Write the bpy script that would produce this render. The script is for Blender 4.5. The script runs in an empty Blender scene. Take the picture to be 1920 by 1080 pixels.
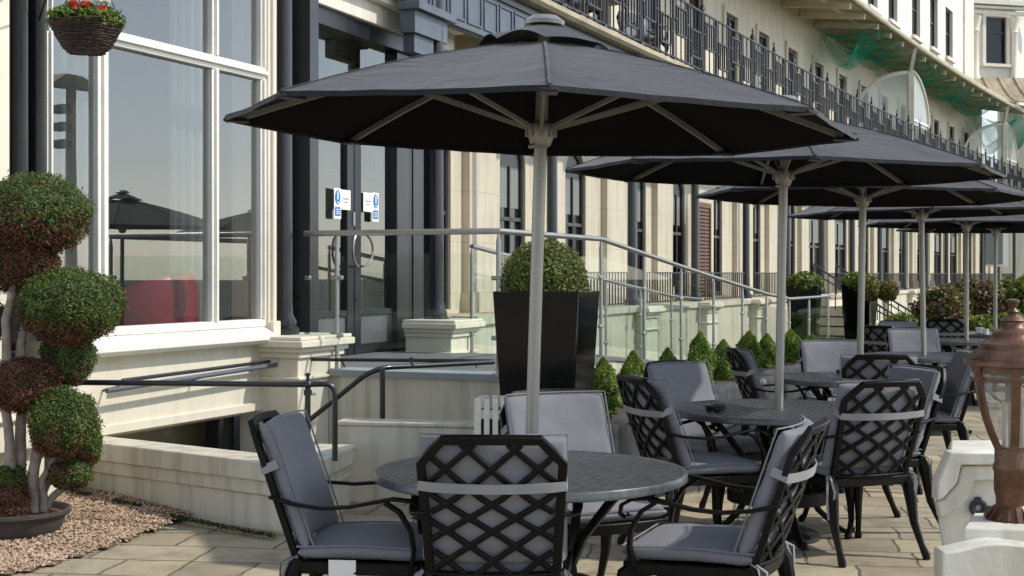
import bpy, bmesh, math, random
import numpy as np
from mathutils import Vector, Matrix, noise
C = bpy.context.scene.collection
random.seed(7)
rng = np.random.default_rng(7)
R = math.radians
H, F, U0, V0 = 1.47, 2600.0, 960.0, 514.0        # eye height (m), focal length (photo px), horizon

def at(u, v, Y): return Vector(((u - U0) * Y / F, Y, H - (v - V0) * Y / F))
def gr(u, v, z=0.0): return at(u, v, (H - z) * F / (v - V0))

# ------------------------------------------------------------------ mesh builder
class MB:
    def __init__(s): s.v, s.f, s.m = [], [], []
    def add(s, vs, fs, mi=0):
        b = len(s.v)
        s.v += [tuple(x) for x in vs]
        s.f += [tuple(i + b for i in f) for f in fs]
        s.m += [mi] * len(fs)
    def hexa(s, p, mi=0):
        s.add(p, [(3, 2, 1, 0), (4, 5, 6, 7), (0, 1, 5, 4), (1, 2, 6, 5), (2, 3, 7, 6), (3, 0, 4, 7)], mi)
    def box(s, c, d, rz=0, mi=0, taper=1.0):
        x, y, z = d[0] / 2, d[1] / 2, d[2] / 2
        ca, sa = math.cos(rz), math.sin(rz)
        p = []
        for zz, k in ((-z, taper), (z, 1.0)):
            for a, b in ((-x, -y), (x, -y), (x, y), (-x, y)):
                p.append((c[0] + (a * ca - b * sa) * k, c[1] + (a * sa + b * ca) * k, c[2] + zz))
        s.hexa(p, mi)
    def bar(s, a, b, w, t=None, mi=0, up=(0, 0, 1)):
        s.ribbon([a, b], w, t or w, up, mi)
    def ribbon(s, pts, w, t, up=(0, 0, 1), mi=0):
        pts = [Vector(p) for p in pts]
        n = len(pts); vs = []
        for i, p in enumerate(pts):
            d = (pts[min(i + 1, n - 1)] - pts[max(i - 1, 0)]).normalized()
            U = Vector(up(i) if callable(up) else up)
            sd = d.cross(U)
            if sd.length < 1e-4: sd = d.cross(Vector((1, 0, 0)))
            sd.normalize(); nn = sd.cross(d).normalized()
            ww = w[i] if hasattr(w, '__len__') else w
            a, b = sd * ww / 2, nn * t / 2
            vs += [p - a - b, p + a - b, p + a + b, p - a + b]
        fs = [(3, 2, 1, 0), tuple(range(4 * n - 4, 4 * n))]
        for i in range(n - 1):
            for k in range(4):
                fs.append((4 * i + k, 4 * i + (k + 1) % 4, 4 * i + 4 + (k + 1) % 4, 4 * i + 4 + k))
        s.add(vs, fs, mi)
    def tube(s, pts, r, n=8, mi=0):
        pts = [Vector(p) for p in pts]; m = len(pts); vs = []
        d0 = (pts[1] - pts[0]).normalized()
        a = d0.orthogonal().normalized()
        for i, p in enumerate(pts):
            d = (pts[min(i + 1, m - 1)] - pts[max(i - 1, 0)]).normalized()
            a = (a - d * a.dot(d)).normalized(); b = d.cross(a)
            rr = r[i] if hasattr(r, '__len__') else r
            for k in range(n):
                t = 2 * math.pi * k / n
                vs.append(p + a * rr * math.cos(t) + b * rr * math.sin(t))
        fs = [tuple(range(n - 1, -1, -1)), tuple(range((m - 1) * n, m * n))]
        for i in range(m - 1):
            for k in range(n):
                fs.append((i * n + k, i * n + (k + 1) % n, (i + 1) * n + (k + 1) % n, (i + 1) * n + k))
        s.add(vs, fs, mi)
    def lathe(s, prof, n=24, c=(0, 0, 0), mi=0, ph=0.0):
        vs = []; m = len(prof)
        for r, z in prof:
            for k in range(n):
                t = 2 * math.pi * k / n + ph
                vs.append((c[0] + r * math.cos(t), c[1] + r * math.sin(t), c[2] + z))
        fs = []
        for i in range(m - 1):
            for k in range(n):
                fs.append((i * n + k, i * n + (k + 1) % n, (i + 1) * n + (k + 1) % n, (i + 1) * n + k))
        if prof[0][0] > 1e-4: fs.append(tuple(range(n - 1, -1, -1)))
        if prof[-1][0] > 1e-4: fs.append(tuple(range((m - 1) * n, m * n)))
        s.add(vs, fs, mi)
    def sphere(s, c, r, sc=(1, 1, 1), n=10, mi=0):
        prof = [(r * math.sin(math.pi * i / n), -r * math.cos(math.pi * i / n)) for i in range(n + 1)]
        b = MB(); b.lathe(prof, n * 2)
        s.add([(c[0] + x * sc[0], c[1] + y * sc[1], c[2] + z * sc[2]) for x, y, z in b.v], b.f, mi)
    def extr(s, poly, vec, mi=0):               # planar 3-D polygon pushed along vec
        n = len(poly); vec = Vector(vec)
        vs = [Vector(p) for p in poly] + [Vector(p) + vec for p in poly]
        fs = [tuple(range(n - 1, -1, -1)), tuple(range(n, 2 * n))]
        for k in range(n): fs.append((k, (k + 1) % n, n + (k + 1) % n, n + k))
        s.add(vs, fs, mi)
    def grid(s, fn, nu, nv, mi=0, closed_u=False):
        vs = [fn(i / nu, j / nv) for i in range(nu + 1) for j in range(nv + 1)]
        fs = [(i * (nv + 1) + j, (i + 1) * (nv + 1) + j, (i + 1) * (nv + 1) + j + 1, i * (nv + 1) + j + 1)
              for i in range(nu) for j in range(nv)]
        s.add(vs, fs, mi)
    def build(s, name, mat, parent=None, off=(0, 0, 0), smooth=38, bevel=0.0, solid=0.0, recalc=True):
        me = bpy.data.meshes.new(name)
        ox, oy, oz = off
        me.from_pydata([(x - ox, y - oy, z - oz) for x, y, z in s.v], [], s.f)
        mats = mat if isinstance(mat, (list, tuple)) else [mat]
        for m in mats: me.materials.append(m)
        if len(mats) > 1: me.polygons.foreach_set('material_index', s.m)
        if recalc:
            bm = bmesh.new(); bm.from_mesh(me)
            bmesh.ops.recalc_face_normals(bm, faces=bm.faces); bm.to_mesh(me); bm.free()
        if smooth:
            me.shade_smooth(); me.set_sharp_from_angle(angle=R(smooth))
        o = bpy.data.objects.new(name, me); C.objects.link(o)
        if parent is not None: o.parent = parent
        elif off != (0, 0, 0): o.location = off
        if solid:
            md = o.modifiers.new('Solid', 'SOLIDIFY'); md.thickness = solid; md.offset = 0
        if bevel:
            md = o.modifiers.new('Bevel', 'BEVEL'); md.width = bevel; md.segments = 2; md.limit_method = 'ANGLE'; md.angle_limit = R(40)
            md.harden_normals = False
        return o

def tag(o, label=None, cat=None, group=None, kind=None):
    if label: o['label'] = label
    if cat: o['category'] = cat
    if group: o['group'] = group
    if kind: o['kind'] = kind
    return o
def thing(name, label, cat, loc=(0, 0, 0), rz=0, group=None):
    o = bpy.data.objects.new(name, None); C.objects.link(o)
    o.empty_display_size = 0.2
    o.location = loc; o.rotation_euler = (0, 0, rz)
    return tag(o, label, cat, group)
def dup(o, parent=None):
    c = o.copy(); C.objects.link(c)
    if parent is not None: c.parent = parent
    for ch in list(o.children): dup(ch, c)
    return c

# ------------------------------------------------------------------ materials
def newmat(name):
    m = bpy.data.materials.new(name); m.use_nodes = True
    nt = m.node_tree; nt.nodes.clear()
    out = nt.nodes.new('ShaderNodeOutputMaterial')
    return m, nt, out
def N(nt, t, **kw):
    n = nt.nodes.new(t)
    for k, v in kw.items():
        if k in n.inputs: n.inputs[k].default_value = v
        else: setattr(n, k, v)
    return n
def L(nt, a, b): nt.links.new(a, b)
def ramp(nt, fac, stops):
    r = nt.nodes.new('ShaderNodeValToRGB')
    e = r.color_ramp.elements
    while len(e) < len(stops): e.new(0.5)
    for i, (p, c) in enumerate(stops):
        e[i].position = p; e[i].color = (*c, 1)
    L(nt, fac, r.inputs['Fac']); return r
def mul(c, k): return tuple(min(1, x * k) for x in c)

def surf(name, col, rough=0.6, var=0.12, scale=6.0, bump=0.0, bscale=60.0, metallic=0.0, spec=0.5, coat=0.0,
         col2=None, island=0.0, detail=5.0, sheen=0.0, trans=0.0):
    m, nt, out = newmat(name)
    tc = N(nt, 'ShaderNodeTexCoord')
    nz = N(nt, 'ShaderNodeTexNoise', Scale=scale, Detail=detail, Roughness=0.6)
    L(nt, tc.outputs['Object'], nz.inputs['Vector'])
    rp = ramp(nt, nz.outputs['Fac'], [(0.3, mul(col, 1 - var)), (0.7, col2 or mul(col, 1 + var))])
    c = rp.outputs['Color']
    if island:
        ge = N(nt, 'ShaderNodeNewGeometry')
        hs = N(nt, 'ShaderNodeHueSaturation')
        mr = N(nt, 'ShaderNodeMapRange'); mr.inputs['To Min'].default_value = 1 - island; mr.inputs['To Max'].default_value = 1 + island
        L(nt, ge.outputs['Random Per Island'], mr.inputs['Value']); L(nt, mr.outputs['Result'], hs.inputs['Value'])
        L(nt, c, hs.inputs['Color']); c = hs.outputs['Color']
    p = N(nt, 'ShaderNodeBsdfPrincipled', Roughness=rough, Metallic=metallic)
    p.inputs['Specular IOR Level'].default_value = spec
    p.inputs['Coat Weight'].default_value = coat
    p.inputs['Coat Roughness'].default_value = 0.12
    if sheen: p.inputs['Sheen Weight'].default_value = sheen
    L(nt, c, p.inputs['Base Color'])
    rr = N(nt, 'ShaderNodeMapRange'); rr.inputs['To Min'].default_value = max(0.02, rough - 0.08); rr.inputs['To Max'].default_value = min(1, rough + 0.1)
    L(nt, nz.outputs['Fac'], rr.inputs['Value']); L(nt, rr.outputs['Result'], p.inputs['Roughness'])
    if bump:
        n2 = N(nt, 'ShaderNodeTexNoise', Scale=bscale, Detail=4.0)
        L(nt, tc.outputs['Object'], n2.inputs['Vector'])
        b = N(nt, 'ShaderNodeBump', Strength=bump, Distance=0.01)
        L(nt, n2.outputs['Fac'], b.inputs['Height']); L(nt, b.outputs['Normal'], p.inputs['Normal'])
    sh = p.outputs['BSDF']
    if trans:
        t = N(nt, 'ShaderNodeBsdfTranslucent'); L(nt, c, t.inputs['Color'])
        mx = N(nt, 'ShaderNodeMixShader', Fac=trans); L(nt, sh, mx.inputs[1]); L(nt, t.outputs[0], mx.inputs[2]); sh = mx.outputs[0]
    L(nt, sh, out.inputs['Surface'])
    return m

def stucco(name, col, grime=0.25, courses=0.0):
    """painted render: faint mottling, vertical rain streaks, optional ashlar joints"""
    m, nt, out = newmat(name)
    tc = N(nt, 'ShaderNodeTexCoord')
    nz = N(nt, 'ShaderNodeTexNoise', Scale=1.6, Detail=8.0, Roughness=0.65)
    L(nt, tc.outputs['Object'], nz.inputs['Vector'])
    mp = N(nt, 'ShaderNodeMapping'); mp.inputs['Scale'].default_value = (7, 7, 0.5)
    L(nt, tc.outputs['Object'], mp.inputs['Vector'])
    st = N(nt, 'ShaderNodeTexNoise', Scale=1.3, Detail=5.0); L(nt, mp.outputs['Vector'], st.inputs['Vector'])
    r1 = ramp(nt, nz.outputs['Fac'], [(0.25, mul(col, 0.88)), (0.65, col)])
    r2 = ramp(nt, st.outputs['Fac'], [(0.30, (1 - grime, 1 - grime * 1.05, 1 - grime * 1.2)), (0.55, (1, 1, 1))])
    mx = N(nt, 'ShaderNodeMix', data_type='RGBA', blend_type='MULTIPLY'); mx.inputs['Factor'].default_value = 1.0
    L(nt, r1.outputs['Color'], mx.inputs['A']); L(nt, r2.outputs['Color'], mx.inputs['B'])
    c = mx.outputs['Result']
    p = N(nt, 'ShaderNodeBsdfPrincipled', Roughness=0.55)
    bn = N(nt, 'ShaderNodeTexNoise', Scale=45.0, Detail=3.0); L(nt, tc.outputs['Object'], bn.inputs['Vector'])
    h = bn.outputs['Fac']
    if courses:
        sx = N(nt, 'ShaderNodeSeparateXYZ'); L(nt, tc.outputs['Object'], sx.inputs[0])
        md = N(nt, 'ShaderNodeMath', operation='PINGPONG'); md.inputs[1].default_value = courses / 2
        L(nt, sx.outputs['Z'], md.inputs[0])
        lt = N(nt, 'ShaderNodeMath', operation='LESS_THAN'); lt.inputs[1].default_value = 0.008
        L(nt, md.outputs[0], lt.inputs[0])
        m2 = N(nt, 'ShaderNodeMix', data_type='RGBA'); m2.inputs['B'].default_value = (*mul(col, 0.78), 1)
        L(nt, lt.outputs[0], m2.inputs['Factor']); L(nt, c, m2.inputs['A']); c = m2.outputs['Result']
    L(nt, c, p.inputs['Base Color'])
    b = N(nt, 'ShaderNodeBump', Strength=0.12, Distance=0.01); L(nt, h, b.inputs['Height']); L(nt, b.outputs['Normal'], p.inputs['Normal'])
    L(nt, p.outputs[0], out.inputs['Surface'])
    return m

def glass(name, tint, r0=0.05, rough=0.0, wav=0.0, rmax=0.9, milk=0.0):
    m, nt, out = newmat(name)
    t = N(nt, 'ShaderNodeBsdfTransparent'); t.inputs['Color'].default_value = (*tint, 1)
    g = N(nt, 'ShaderNodeBsdfGlossy'); g.inputs['Roughness'].default_value = rough
    lw = N(nt, 'ShaderNodeLayerWeight'); lw.inputs['Blend'].default_value = 0.5
    pw = N(nt, 'ShaderNodeMath', operation='POWER'); pw.inputs[1].default_value = 4.0; L(nt, lw.outputs['Facing'], pw.inputs[0])
    fr = N(nt, 'ShaderNodeMapRange'); fr.inputs['To Min'].default_value = r0; fr.inputs['To Max'].default_value = rmax
    L(nt, pw.outputs[0], fr.inputs['Value'])
    base = t.outputs[0]
    if milk:
        df = N(nt, 'ShaderNodeBsdfDiffuse'); df.inputs['Color'].default_value = (0.72, 0.74, 0.70, 1)
        m0 = N(nt, 'ShaderNodeMixShader', Fac=milk); L(nt, base, m0.inputs[1]); L(nt, df.outputs[0], m0.inputs[2]); base = m0.outputs[0]
    if wav:
        tc = N(nt, 'ShaderNodeTexCoord'); nz = N(nt, 'ShaderNodeTexNoise', Scale=1.4, Detail=1.0)
        L(nt, tc.outputs['Object'], nz.inputs['Vector'])
        b = N(nt, 'ShaderNodeBump', Strength=wav, Distance=0.05); L(nt, nz.outputs['Fac'], b.inputs['Height'])
        L(nt, b.outputs['Normal'], g.inputs['Normal'])
    mx = N(nt, 'ShaderNodeMixShader'); L(nt, fr.outputs[0], mx.inputs[0]); L(nt, base, mx.inputs[1]); L(nt, g.outputs[0], mx.inputs[2])
    L(nt, mx.outputs[0], out.inputs['Surface'])
    return m

def cloth(name, col, wv=900.0, rough=0.85, wrinkle=0.35, var=0.1, wscale=7.0, sheen=0.15):
    m, nt, out = newmat(name)
    tc = N(nt, 'ShaderNodeTexCoord')
    nz = N(nt, 'ShaderNodeTexNoise', Scale=9.0, Detail=6.0); L(nt, tc.outputs['Object'], nz.inputs['Vector'])
    rp = ramp(nt, nz.outputs['Fac'], [(0.3, mul(col, 1 - var)), (0.7, mul(col, 1 + var))])
    p = N(nt, 'ShaderNodeBsdfPrincipled', Roughness=rough); p.inputs['Specular IOR Level'].default_value = 0.25
    p.inputs['Sheen Weight'].default_value = sheen
    L(nt, rp.outputs['Color'], p.inputs['Base Color'])
    w = N(nt, 'ShaderNodeTexNoise', Scale=wscale, Detail=3.0, Distortion=1.2); L(nt, tc.outputs['Object'], w.inputs['Vector'])
    f = N(nt, 'ShaderNodeTexNoise', Scale=wv, Detail=1.0); L(nt, tc.outputs['Object'], f.inputs['Vector'])
    b1 = N(nt, 'ShaderNodeBump', Strength=wrinkle, Distance=0.03); L(nt, w.outputs['Fac'], b1.inputs['Height'])
    b2 = N(nt, 'ShaderNodeBump', Strength=0.15, Distance=0.001); L(nt, f.outputs['Fac'], b2.inputs['Height'])
    L(nt, b1.outputs['Normal'], b2.inputs['Normal']); L(nt, b2.outputs['Normal'], p.inputs['Normal'])
    L(nt, p.outputs[0], out.inputs['Surface'])
    return m

def paving_mat():
    m, nt, out = newmat('sandstone_flags')
    tc = N(nt, 'ShaderNodeTexCoord')
    mp = N(nt, 'ShaderNodeMapping'); mp.inputs['Rotation'].default_value = (0, 0, R(8)); mp.inputs['Location'].default_value = (0.35, 0.2, 0)
    L(nt, tc.outputs['Object'], mp.inputs['Vector'])
    dn = N(nt, 'ShaderNodeTexNoise', Scale=5.0, Detail=4.0); L(nt, tc.outputs['Object'], dn.inputs['Vector'])
    ms = N(nt, 'ShaderNodeVectorMath', operation='SCALE'); ms.inputs['Scale'].default_value = 0.055
    L(nt, dn.outputs['Color'], ms.inputs[0])
    av = N(nt, 'ShaderNodeVectorMath', operation='ADD'); L(nt, mp.outputs[0], av.inputs[0]); L(nt, ms.outputs[0], av.inputs[1])
    br = N(nt, 'ShaderNodeTexBrick', Scale=1.0)
    br.offset = 0.42; br.offset_frequency = 2; br.squash = 0.62; br.squash_frequency = 3
    for k, v in (('Mortar Size', 0.009), ('Mortar Smooth', 0.3), ('Brick Width', 0.56), ('Row Height', 0.37), ('Bias', 0.0)):
        br.inputs[k].default_value = v
    br.inputs['Color1'].default_value = (0.0, 0, 0, 1); br.inputs['Color2'].default_value = (1, 1, 1, 1); br.inputs['Mortar'].default_value = (0.5, 0.5, 0.5, 1)
    L(nt, av.outputs[0], br.inputs['Vector'])
    slab = ramp(nt, br.outputs['Color'], [(0.0, (0.29, 0.245, 0.18)), (0.28, (0.42, 0.355, 0.245)), (0.52, (0.34, 0.295, 0.22)), (0.76, (0.47, 0.40, 0.275)), (1.0, (0.31, 0.255, 0.185))])
    nz = N(nt, 'ShaderNodeTexNoise', Scale=3.0, Detail=9.0, Roughness=0.7); L(nt, tc.outputs['Object'], nz.inputs['Vector'])
    dr = ramp(nt, nz.outputs['Fac'], [(0.28, (0.48, 0.47, 0.45)), (0.48, (0.90, 0.90, 0.88)), (0.70, (1.15, 1.12, 1.06))])
    mx = N(nt, 'ShaderNodeMix', data_type='RGBA', blend_type='MULTIPLY'); mx.inputs['Factor'].default_value = 1
    L(nt, slab.outputs[0], mx.inputs['A']); L(nt, dr.outputs[0], mx.inputs['B'])
    # dark lichen spots
    sp = N(nt, 'ShaderNodeTexNoise', Scale=28.0, Detail=4.0, Roughness=0.6); L(nt, tc.outputs['Object'], sp.inputs['Vector'])
    sr = ramp(nt, sp.outputs['Fac'], [(0.60, (1, 1, 1)), (0.70, (0.55, 0.54, 0.5))])
    m3 = N(nt, 'ShaderNodeMix', data_type='RGBA', blend_type='MULTIPLY'); m3.inputs['Factor'].default_value = 0.8
    L(nt, mx.outputs['Result'], m3.inputs['A']); L(nt, sr.outputs[0], m3.inputs['B'])
    m2 = N(nt, 'ShaderNodeMix', data_type='RGBA'); m2.inputs['B'].default_value = (0.13, 0.11, 0.08, 1)
    L(nt, br.outputs['Fac'], m2.inputs['Factor']); L(nt, m3.outputs['Result'], m2.inputs['A'])
    p = N(nt, 'ShaderNodeBsdfPrincipled', Roughness=0.75); p.inputs['Specular IOR Level'].default_value = 0.35
    L(nt, m2.outputs['Result'], p.inputs['Base Color'])
    b0 = N(nt, 'ShaderNodeBump', Strength=0.9, Distance=0.012, invert=True); L(nt, br.outputs['Fac'], b0.inputs['Height'])
    b1 = N(nt, 'ShaderNodeBump', Strength=0.6, Distance=0.012); L(nt, nz.outputs['Fac'], b1.inputs['Height'])
    L(nt, b0.outputs['Normal'], b1.inputs['Normal']); L(nt, b1.outputs['Normal'], p.inputs['Normal'])
    L(nt, p.outputs[0], out.inputs['Surface'])
    return m

M = dict(
    cream=stucco('cream_stucco', (0.74, 0.69, 0.56), 0.10),
    cream_far=stucco('old_cream_stucco', (0.67, 0.605, 0.48), 0.20),
    ashlar=stucco('ashlar_cream_stucco', (0.60, 0.54, 0.42), 0.20, 0.62),
    upper=stucco('pale_stucco', (0.80, 0.76, 0.66), 0.12),
    lowwall=stucco('weathered_white_paint', (0.63, 0.595, 0.50), 0.32),
    pier=stucco('white_pier_paint', (0.74, 0.71, 0.62), 0.24),
    frame=surf('white_gloss_frame', (0.80, 0.78, 0.71), 0.3, 0.05, 8, coat=0.2),
    void=surf('dark_room', (0.035, 0.034, 0.033), 0.8),
    room=surf('room_paint', (0.36, 0.34, 0.29), 0.8, 0.1, 2),
    roomfloor=surf('room_carpet', (0.10, 0.09, 0.08), 0.9, 0.3, 30),
    recess=surf('recess_plaster', (0.46, 0.40, 0.27), 0.8, 0.25, 3),
    black=surf('black_gloss_paint', (0.012, 0.013, 0.017), 0.32, 0.3, 10, bump=0.05, bscale=25, coat=0.3),
    iron=surf('black_wrought_iron', (0.018, 0.020, 0.026), 0.45, 0.3, 14, bump=0.12, bscale=80),
    frieze=surf('slate_painted_iron', (0.085, 0.105, 0.135), 0.45, 0.25, 4, bump=0.1, bscale=30),
    doorblk=surf('black_powder_coat', (0.016, 0.018, 0.023), 0.30, 0.2, 6),
    cast=surf('cast_aluminium_bronze_black', (0.0065, 0.0058, 0.0054), 0.36, 0.35, 40, bump=0.12, bscale=160, spec=0.16),
    ttop=surf('table_pewter', (0.082, 0.090, 0.095), 0.30, 0.3, 30, bump=0.05, bscale=200, metallic=0.3),
    cushion=cloth('grey_cushion', (0.192, 0.193, 0.218), wrinkle=0.2, wscale=5.0, var=0.06),
    piping=cloth('grey_piping', (0.21, 0.211, 0.235)),
    strap=cloth('grey_strap', (0.26, 0.257, 0.265), wrinkle=0.1),
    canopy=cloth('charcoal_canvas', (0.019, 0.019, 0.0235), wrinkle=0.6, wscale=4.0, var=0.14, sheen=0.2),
    shade_layer=surf('black_underside_shade', (0.005, 0.005, 0.0055), 0.9, 0.2, 5, spec=0.1),  # shade under the canvas, painted in as near black
    pole=surf('champagne_aluminium', (0.33, 0.322, 0.295), 0.38, 0.08, 4, metallic=0.55),
    steel=surf('brushed_steel', (0.36, 0.35, 0.33), 0.33, 0.1, 6, metallic=0.75),
    winglass=glass('window_glass', (0.72, 0.76, 0.76), 0.21, 0.0, 0.006),
    doorglass=glass('door_glass', (0.78, 0.84, 0.80), 0.20, 0.0, 0.006),
    balglass=glass('balustrade_glass', (0.945, 0.975, 0.96), 0.012, 0.0, 0.0, 0.35),
    screen=glass('screen_glass', (0.85, 0.9, 0.88), 0.05, 0.2, 0.0, 0.6, 0.40),
    lantglass=glass('lantern_glass', (0.84, 0.82, 0.78), 0.08, 0.05, 0.15, 0.7, 0.18),
    darkglass=surf('dark_window_pane', (0.014, 0.016, 0.019), 0.06, 0.2, 2, spec=0.35),
    blind=surf('pale_roller_blind', (0.20, 0.21, 0.20), 0.7, 0.06, 2),
    sheer=surf('sheer_curtain', (0.40, 0.41, 0.41), 0.9, 0.06, 5, trans=0.4),
    red=surf('red_leather', (0.33, 0.012, 0.025), 0.3, 0.15, 5),
    beige=surf('beige_upholstery', (0.50, 0.42, 0.28), 0.8, 0.1, 5),
    landing_grey=surf('dark_grey_vinyl', (0.15, 0.155, 0.16), 0.6, 0.15, 3),
    landing=surf('grey_blue_vinyl', (0.30, 0.33, 0.345), 0.8, 0.1, 3, spec=0.25),
    kick=surf('grey_door_panel', (0.11, 0.115, 0.12), 0.35, 0.15, 3),
    stone=surf('grey_rockery_stone', (0.27, 0.255, 0.23), 0.85, 0.3, 5, bump=0.7, bscale=14),
    gravel=surf('pea_gravel', (0.40, 0.27, 0.17), 0.7, 0.2, 3, island=0.45, col2=(0.50, 0.36, 0.25)),
    gravelbed=surf('gravel_base', (0.22, 0.15, 0.10), 0.9, 0.3, 30, bump=0.8, bscale=90),
    soil=surf('compost', (0.10, 0.045, 0.025), 0.95, 0.35, 40, bump=0.8, bscale=60),
    soilb=surf('bed_soil', (0.06, 0.045, 0.03), 0.95, 0.35, 20, bump=0.8, bscale=40),
    pot=surf('weathered_black_plastic', (0.055, 0.05, 0.048), 0.55, 0.3, 8),
    planter=surf('black_gloss_planter', (0.003, 0.003, 0.004), 0.07, 0.3, 2, coat=0.05, spec=0.3, bump=0.03, bscale=3),
    bark=surf('grey_bark', (0.30, 0.25, 0.21), 0.85, 0.35, 18, bump=0.7, bscale=40),
    leaf=surf('cypress_green', (0.075, 0.125, 0.020), 0.6, 0.3, 4, island=0.4, col2=(0.125, 0.185, 0.028), trans=0.25),
    dead=surf('cypress_brown', (0.115, 0.042, 0.022), 0.75, 0.35, 8, island=0.5, col2=(0.19, 0.080, 0.040), trans=0.1),
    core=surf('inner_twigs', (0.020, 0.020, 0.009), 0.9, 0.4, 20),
    box=surf('boxwood_green', (0.115, 0.150, 0.024), 0.5, 0.3, 5, island=0.45, col2=(0.19, 0.225, 0.038), trans=0.25),
    conifer=surf('lime_conifer', (0.14, 0.235, 0.028), 0.6, 0.3, 6, island=0.4, col2=(0.24, 0.34, 0.05), trans=0.3),
    photinia=surf('red_tipped_leaf', (0.24, 0.085, 0.040), 0.5, 0.3, 5, island=0.5, col2=(0.15, 0.16, 0.04), trans=0.25),
    purple=surf('purple_leaf', (0.085, 0.034, 0.030), 0.5, 0.4, 5, island=0.6, col2=(0.18, 0.11, 0.04), trans=0.2),
    yellow=surf('golden_leaf', (0.30, 0.29, 0.035), 0.5, 0.3, 5, island=0.5, col2=(0.17, 0.24, 0.04), trans=0.3),
    grass=surf('mown_grass', (0.075, 0.130, 0.020), 0.8, 0.3, 9, island=0.3, col2=(0.12, 0.19, 0.03), trans=0.2),
    petalred=surf('orange_red_petal', (0.62, 0.075, 0.025), 0.5, 0.2, 40, island=0.25, trans=0.2),
    petalwhite=surf('white_petal', (0.8, 0.78, 0.72), 0.5, 0.05, 40, trans=0.2),
    wicker=surf('dark_wicker', (0.052, 0.032, 0.024), 0.7, 0.5, 30, island=0.5, bump=0.4, bscale=120),
    copper=surf('weathered_copper', (0.130, 0.060, 0.032), 0.36, 0.4, 9, bump=0.25, bscale=70, metallic=0.45, col2=(0.205, 0.112, 0.068)),
    white=surf('white_tag', (0.78, 0.78, 0.76), 0.6, 0.04),
    blue=surf('mandatory_blue', (0.018, 0.165, 0.42), 0.4, 0.05),
    ink=surf('grey_ink', (0.32, 0.32, 0.36), 0.6, 0.05),
    slat=surf('white_painted_timber', (0.72, 0.70, 0.62), 0.55, 0.12, 15, bump=0.2, bscale=50),
    brown=surf('brown_stained_timber', (0.13, 0.065, 0.042), 0.5, 0.3, 12),
    soffit=surf('tan_boarding', (0.42, 0.36, 0.25), 0.7, 0.25, 2),
    lead=surf('tan_lead_roof', (0.34, 0.28, 0.19), 0.6, 0.35, 2, bump=0.3, bscale=8),
    gutter=surf('cream_gutter', (0.56, 0.51, 0.40), 0.5, 0.2, 2),
    china=surf('white_china', (0.8, 0.8, 0.8), 0.15, 0.02),
    step=surf('buff_step_tread', (0.42, 0.33, 0.24), 0.8, 0.2, 6),
    paving=paving_mat(),
    tarmac=surf('promenade_tarmac', (0.11, 0.11, 0.105), 0.9, 0.2, 0.8, bump=0.4, bscale=60),
)
def net_mat():
    m, nt, out = newmat('green_debris_net')
    tc = N(nt, 'ShaderNodeTexCoord')
    p = N(nt, 'ShaderNodeBsdfDiffuse'); p.inputs['Color'].default_value = (0.015, 0.27, 0.18, 1)
    tl = N(nt, 'ShaderNodeBsdfTranslucent'); tl.inputs['Color'].default_value = (0.02, 0.34, 0.23, 1)
    a = N(nt, 'ShaderNodeMixShader', Fac=0.45); L(nt, p.outputs[0], a.inputs[1]); L(nt, tl.outputs[0], a.inputs[2])
    t = N(nt, 'ShaderNodeBsdfTransparent')
    nz = N(nt, 'ShaderNodeTexNoise', Scale=1.7, Detail=4.0); L(nt, tc.outputs['Object'], nz.inputs['Vector'])
    mr = N(nt, 'ShaderNodeMapRange'); mr.inputs['From Min'].default_value = 0.3; mr.inputs['From Max'].default_value = 0.7
    mr.inputs['To Min'].default_value = 0.16; mr.inputs['To Max'].default_value = 0.72
    L(nt, nz.outputs['Fac'], mr.inputs['Value'])
    mx = N(nt, 'ShaderNodeMixShader'); L(nt, mr.outputs[0], mx.inputs[0]); L(nt, t.outputs[0], mx.inputs[1]); L(nt, a.outputs[0], mx.inputs[2])
    L(nt, mx.outputs[0], out.inputs['Surface']); return m
M['net'] = net_mat()

# ------------------------------------------------------------------ facade coordinates: s along the crescent, o outwards
BAY = 3.05
ANG = [21.3, 22.6, 23.6, 24.5, 25.1, 25.2, 25.6, 26.2, 27.0, 27.4, 27.9, 28.3, 28.7, 29.2, 29.8, 30.4, 31.0]
PC = [Vector((-1.79, 11.3, 0))]
for a_ in ANG: PC.append(PC[-1] + BAY * Vector((math.sin(R(a_)), math.cos(R(a_)), 0)))
def nrm(a): return Vector((math.cos(R(a)), -math.sin(R(a)), 0))
NC = [nrm(23.0)] + [nrm((ANG[i] + ANG[i + 1]) / 2) for i in range(len(ANG) - 1)] + [nrm(ANG[-1])]
E23 = Vector((math.sin(R(23)), math.cos(R(23)), 0))
def FP(s, o, z):
    if s < 0: p = PC[0] + E23 * s + NC[0] * o
    else:
        i = min(int(s / BAY), len(ANG) - 1); t = s / BAY - i
        p = (PC[i] + NC[i] * o).lerp(PC[i + 1] + NC[i + 1] * o, t)
    return Vector((p.x, p.y, z))
def S_of(u, o):
    lo, hi = -6.0, BAY * len(ANG)
    k = (u - U0) / F
    for _ in range(50):
        m_ = (lo + hi) / 2; p = FP(m_, o, 0)
        if p.x / p.y < k: lo = m_
        else: hi = m_
    return lo
def breaks(s0, s1):
    b = [s0] + [k * BAY for k in range(0, len(ANG) + 1) if s0 + 1e-3 < k * BAY < s1 - 1e-3] + [s1]
    return b
def fbox(mb, s0, s1, o0, o1, z0, z1, mi=0):
    b = breaks(s0, s1)
    for a, c in zip(b, b[1:]):
        mb.hexa([FP(a, o1, z0), FP(c, o1, z0), FP(c, o0, z0), FP(a, o0, z0), FP(a, o1, z1), FP(c, o1, z1), FP(c, o0, z1), FP(a, o0, z1)], mi)
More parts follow.
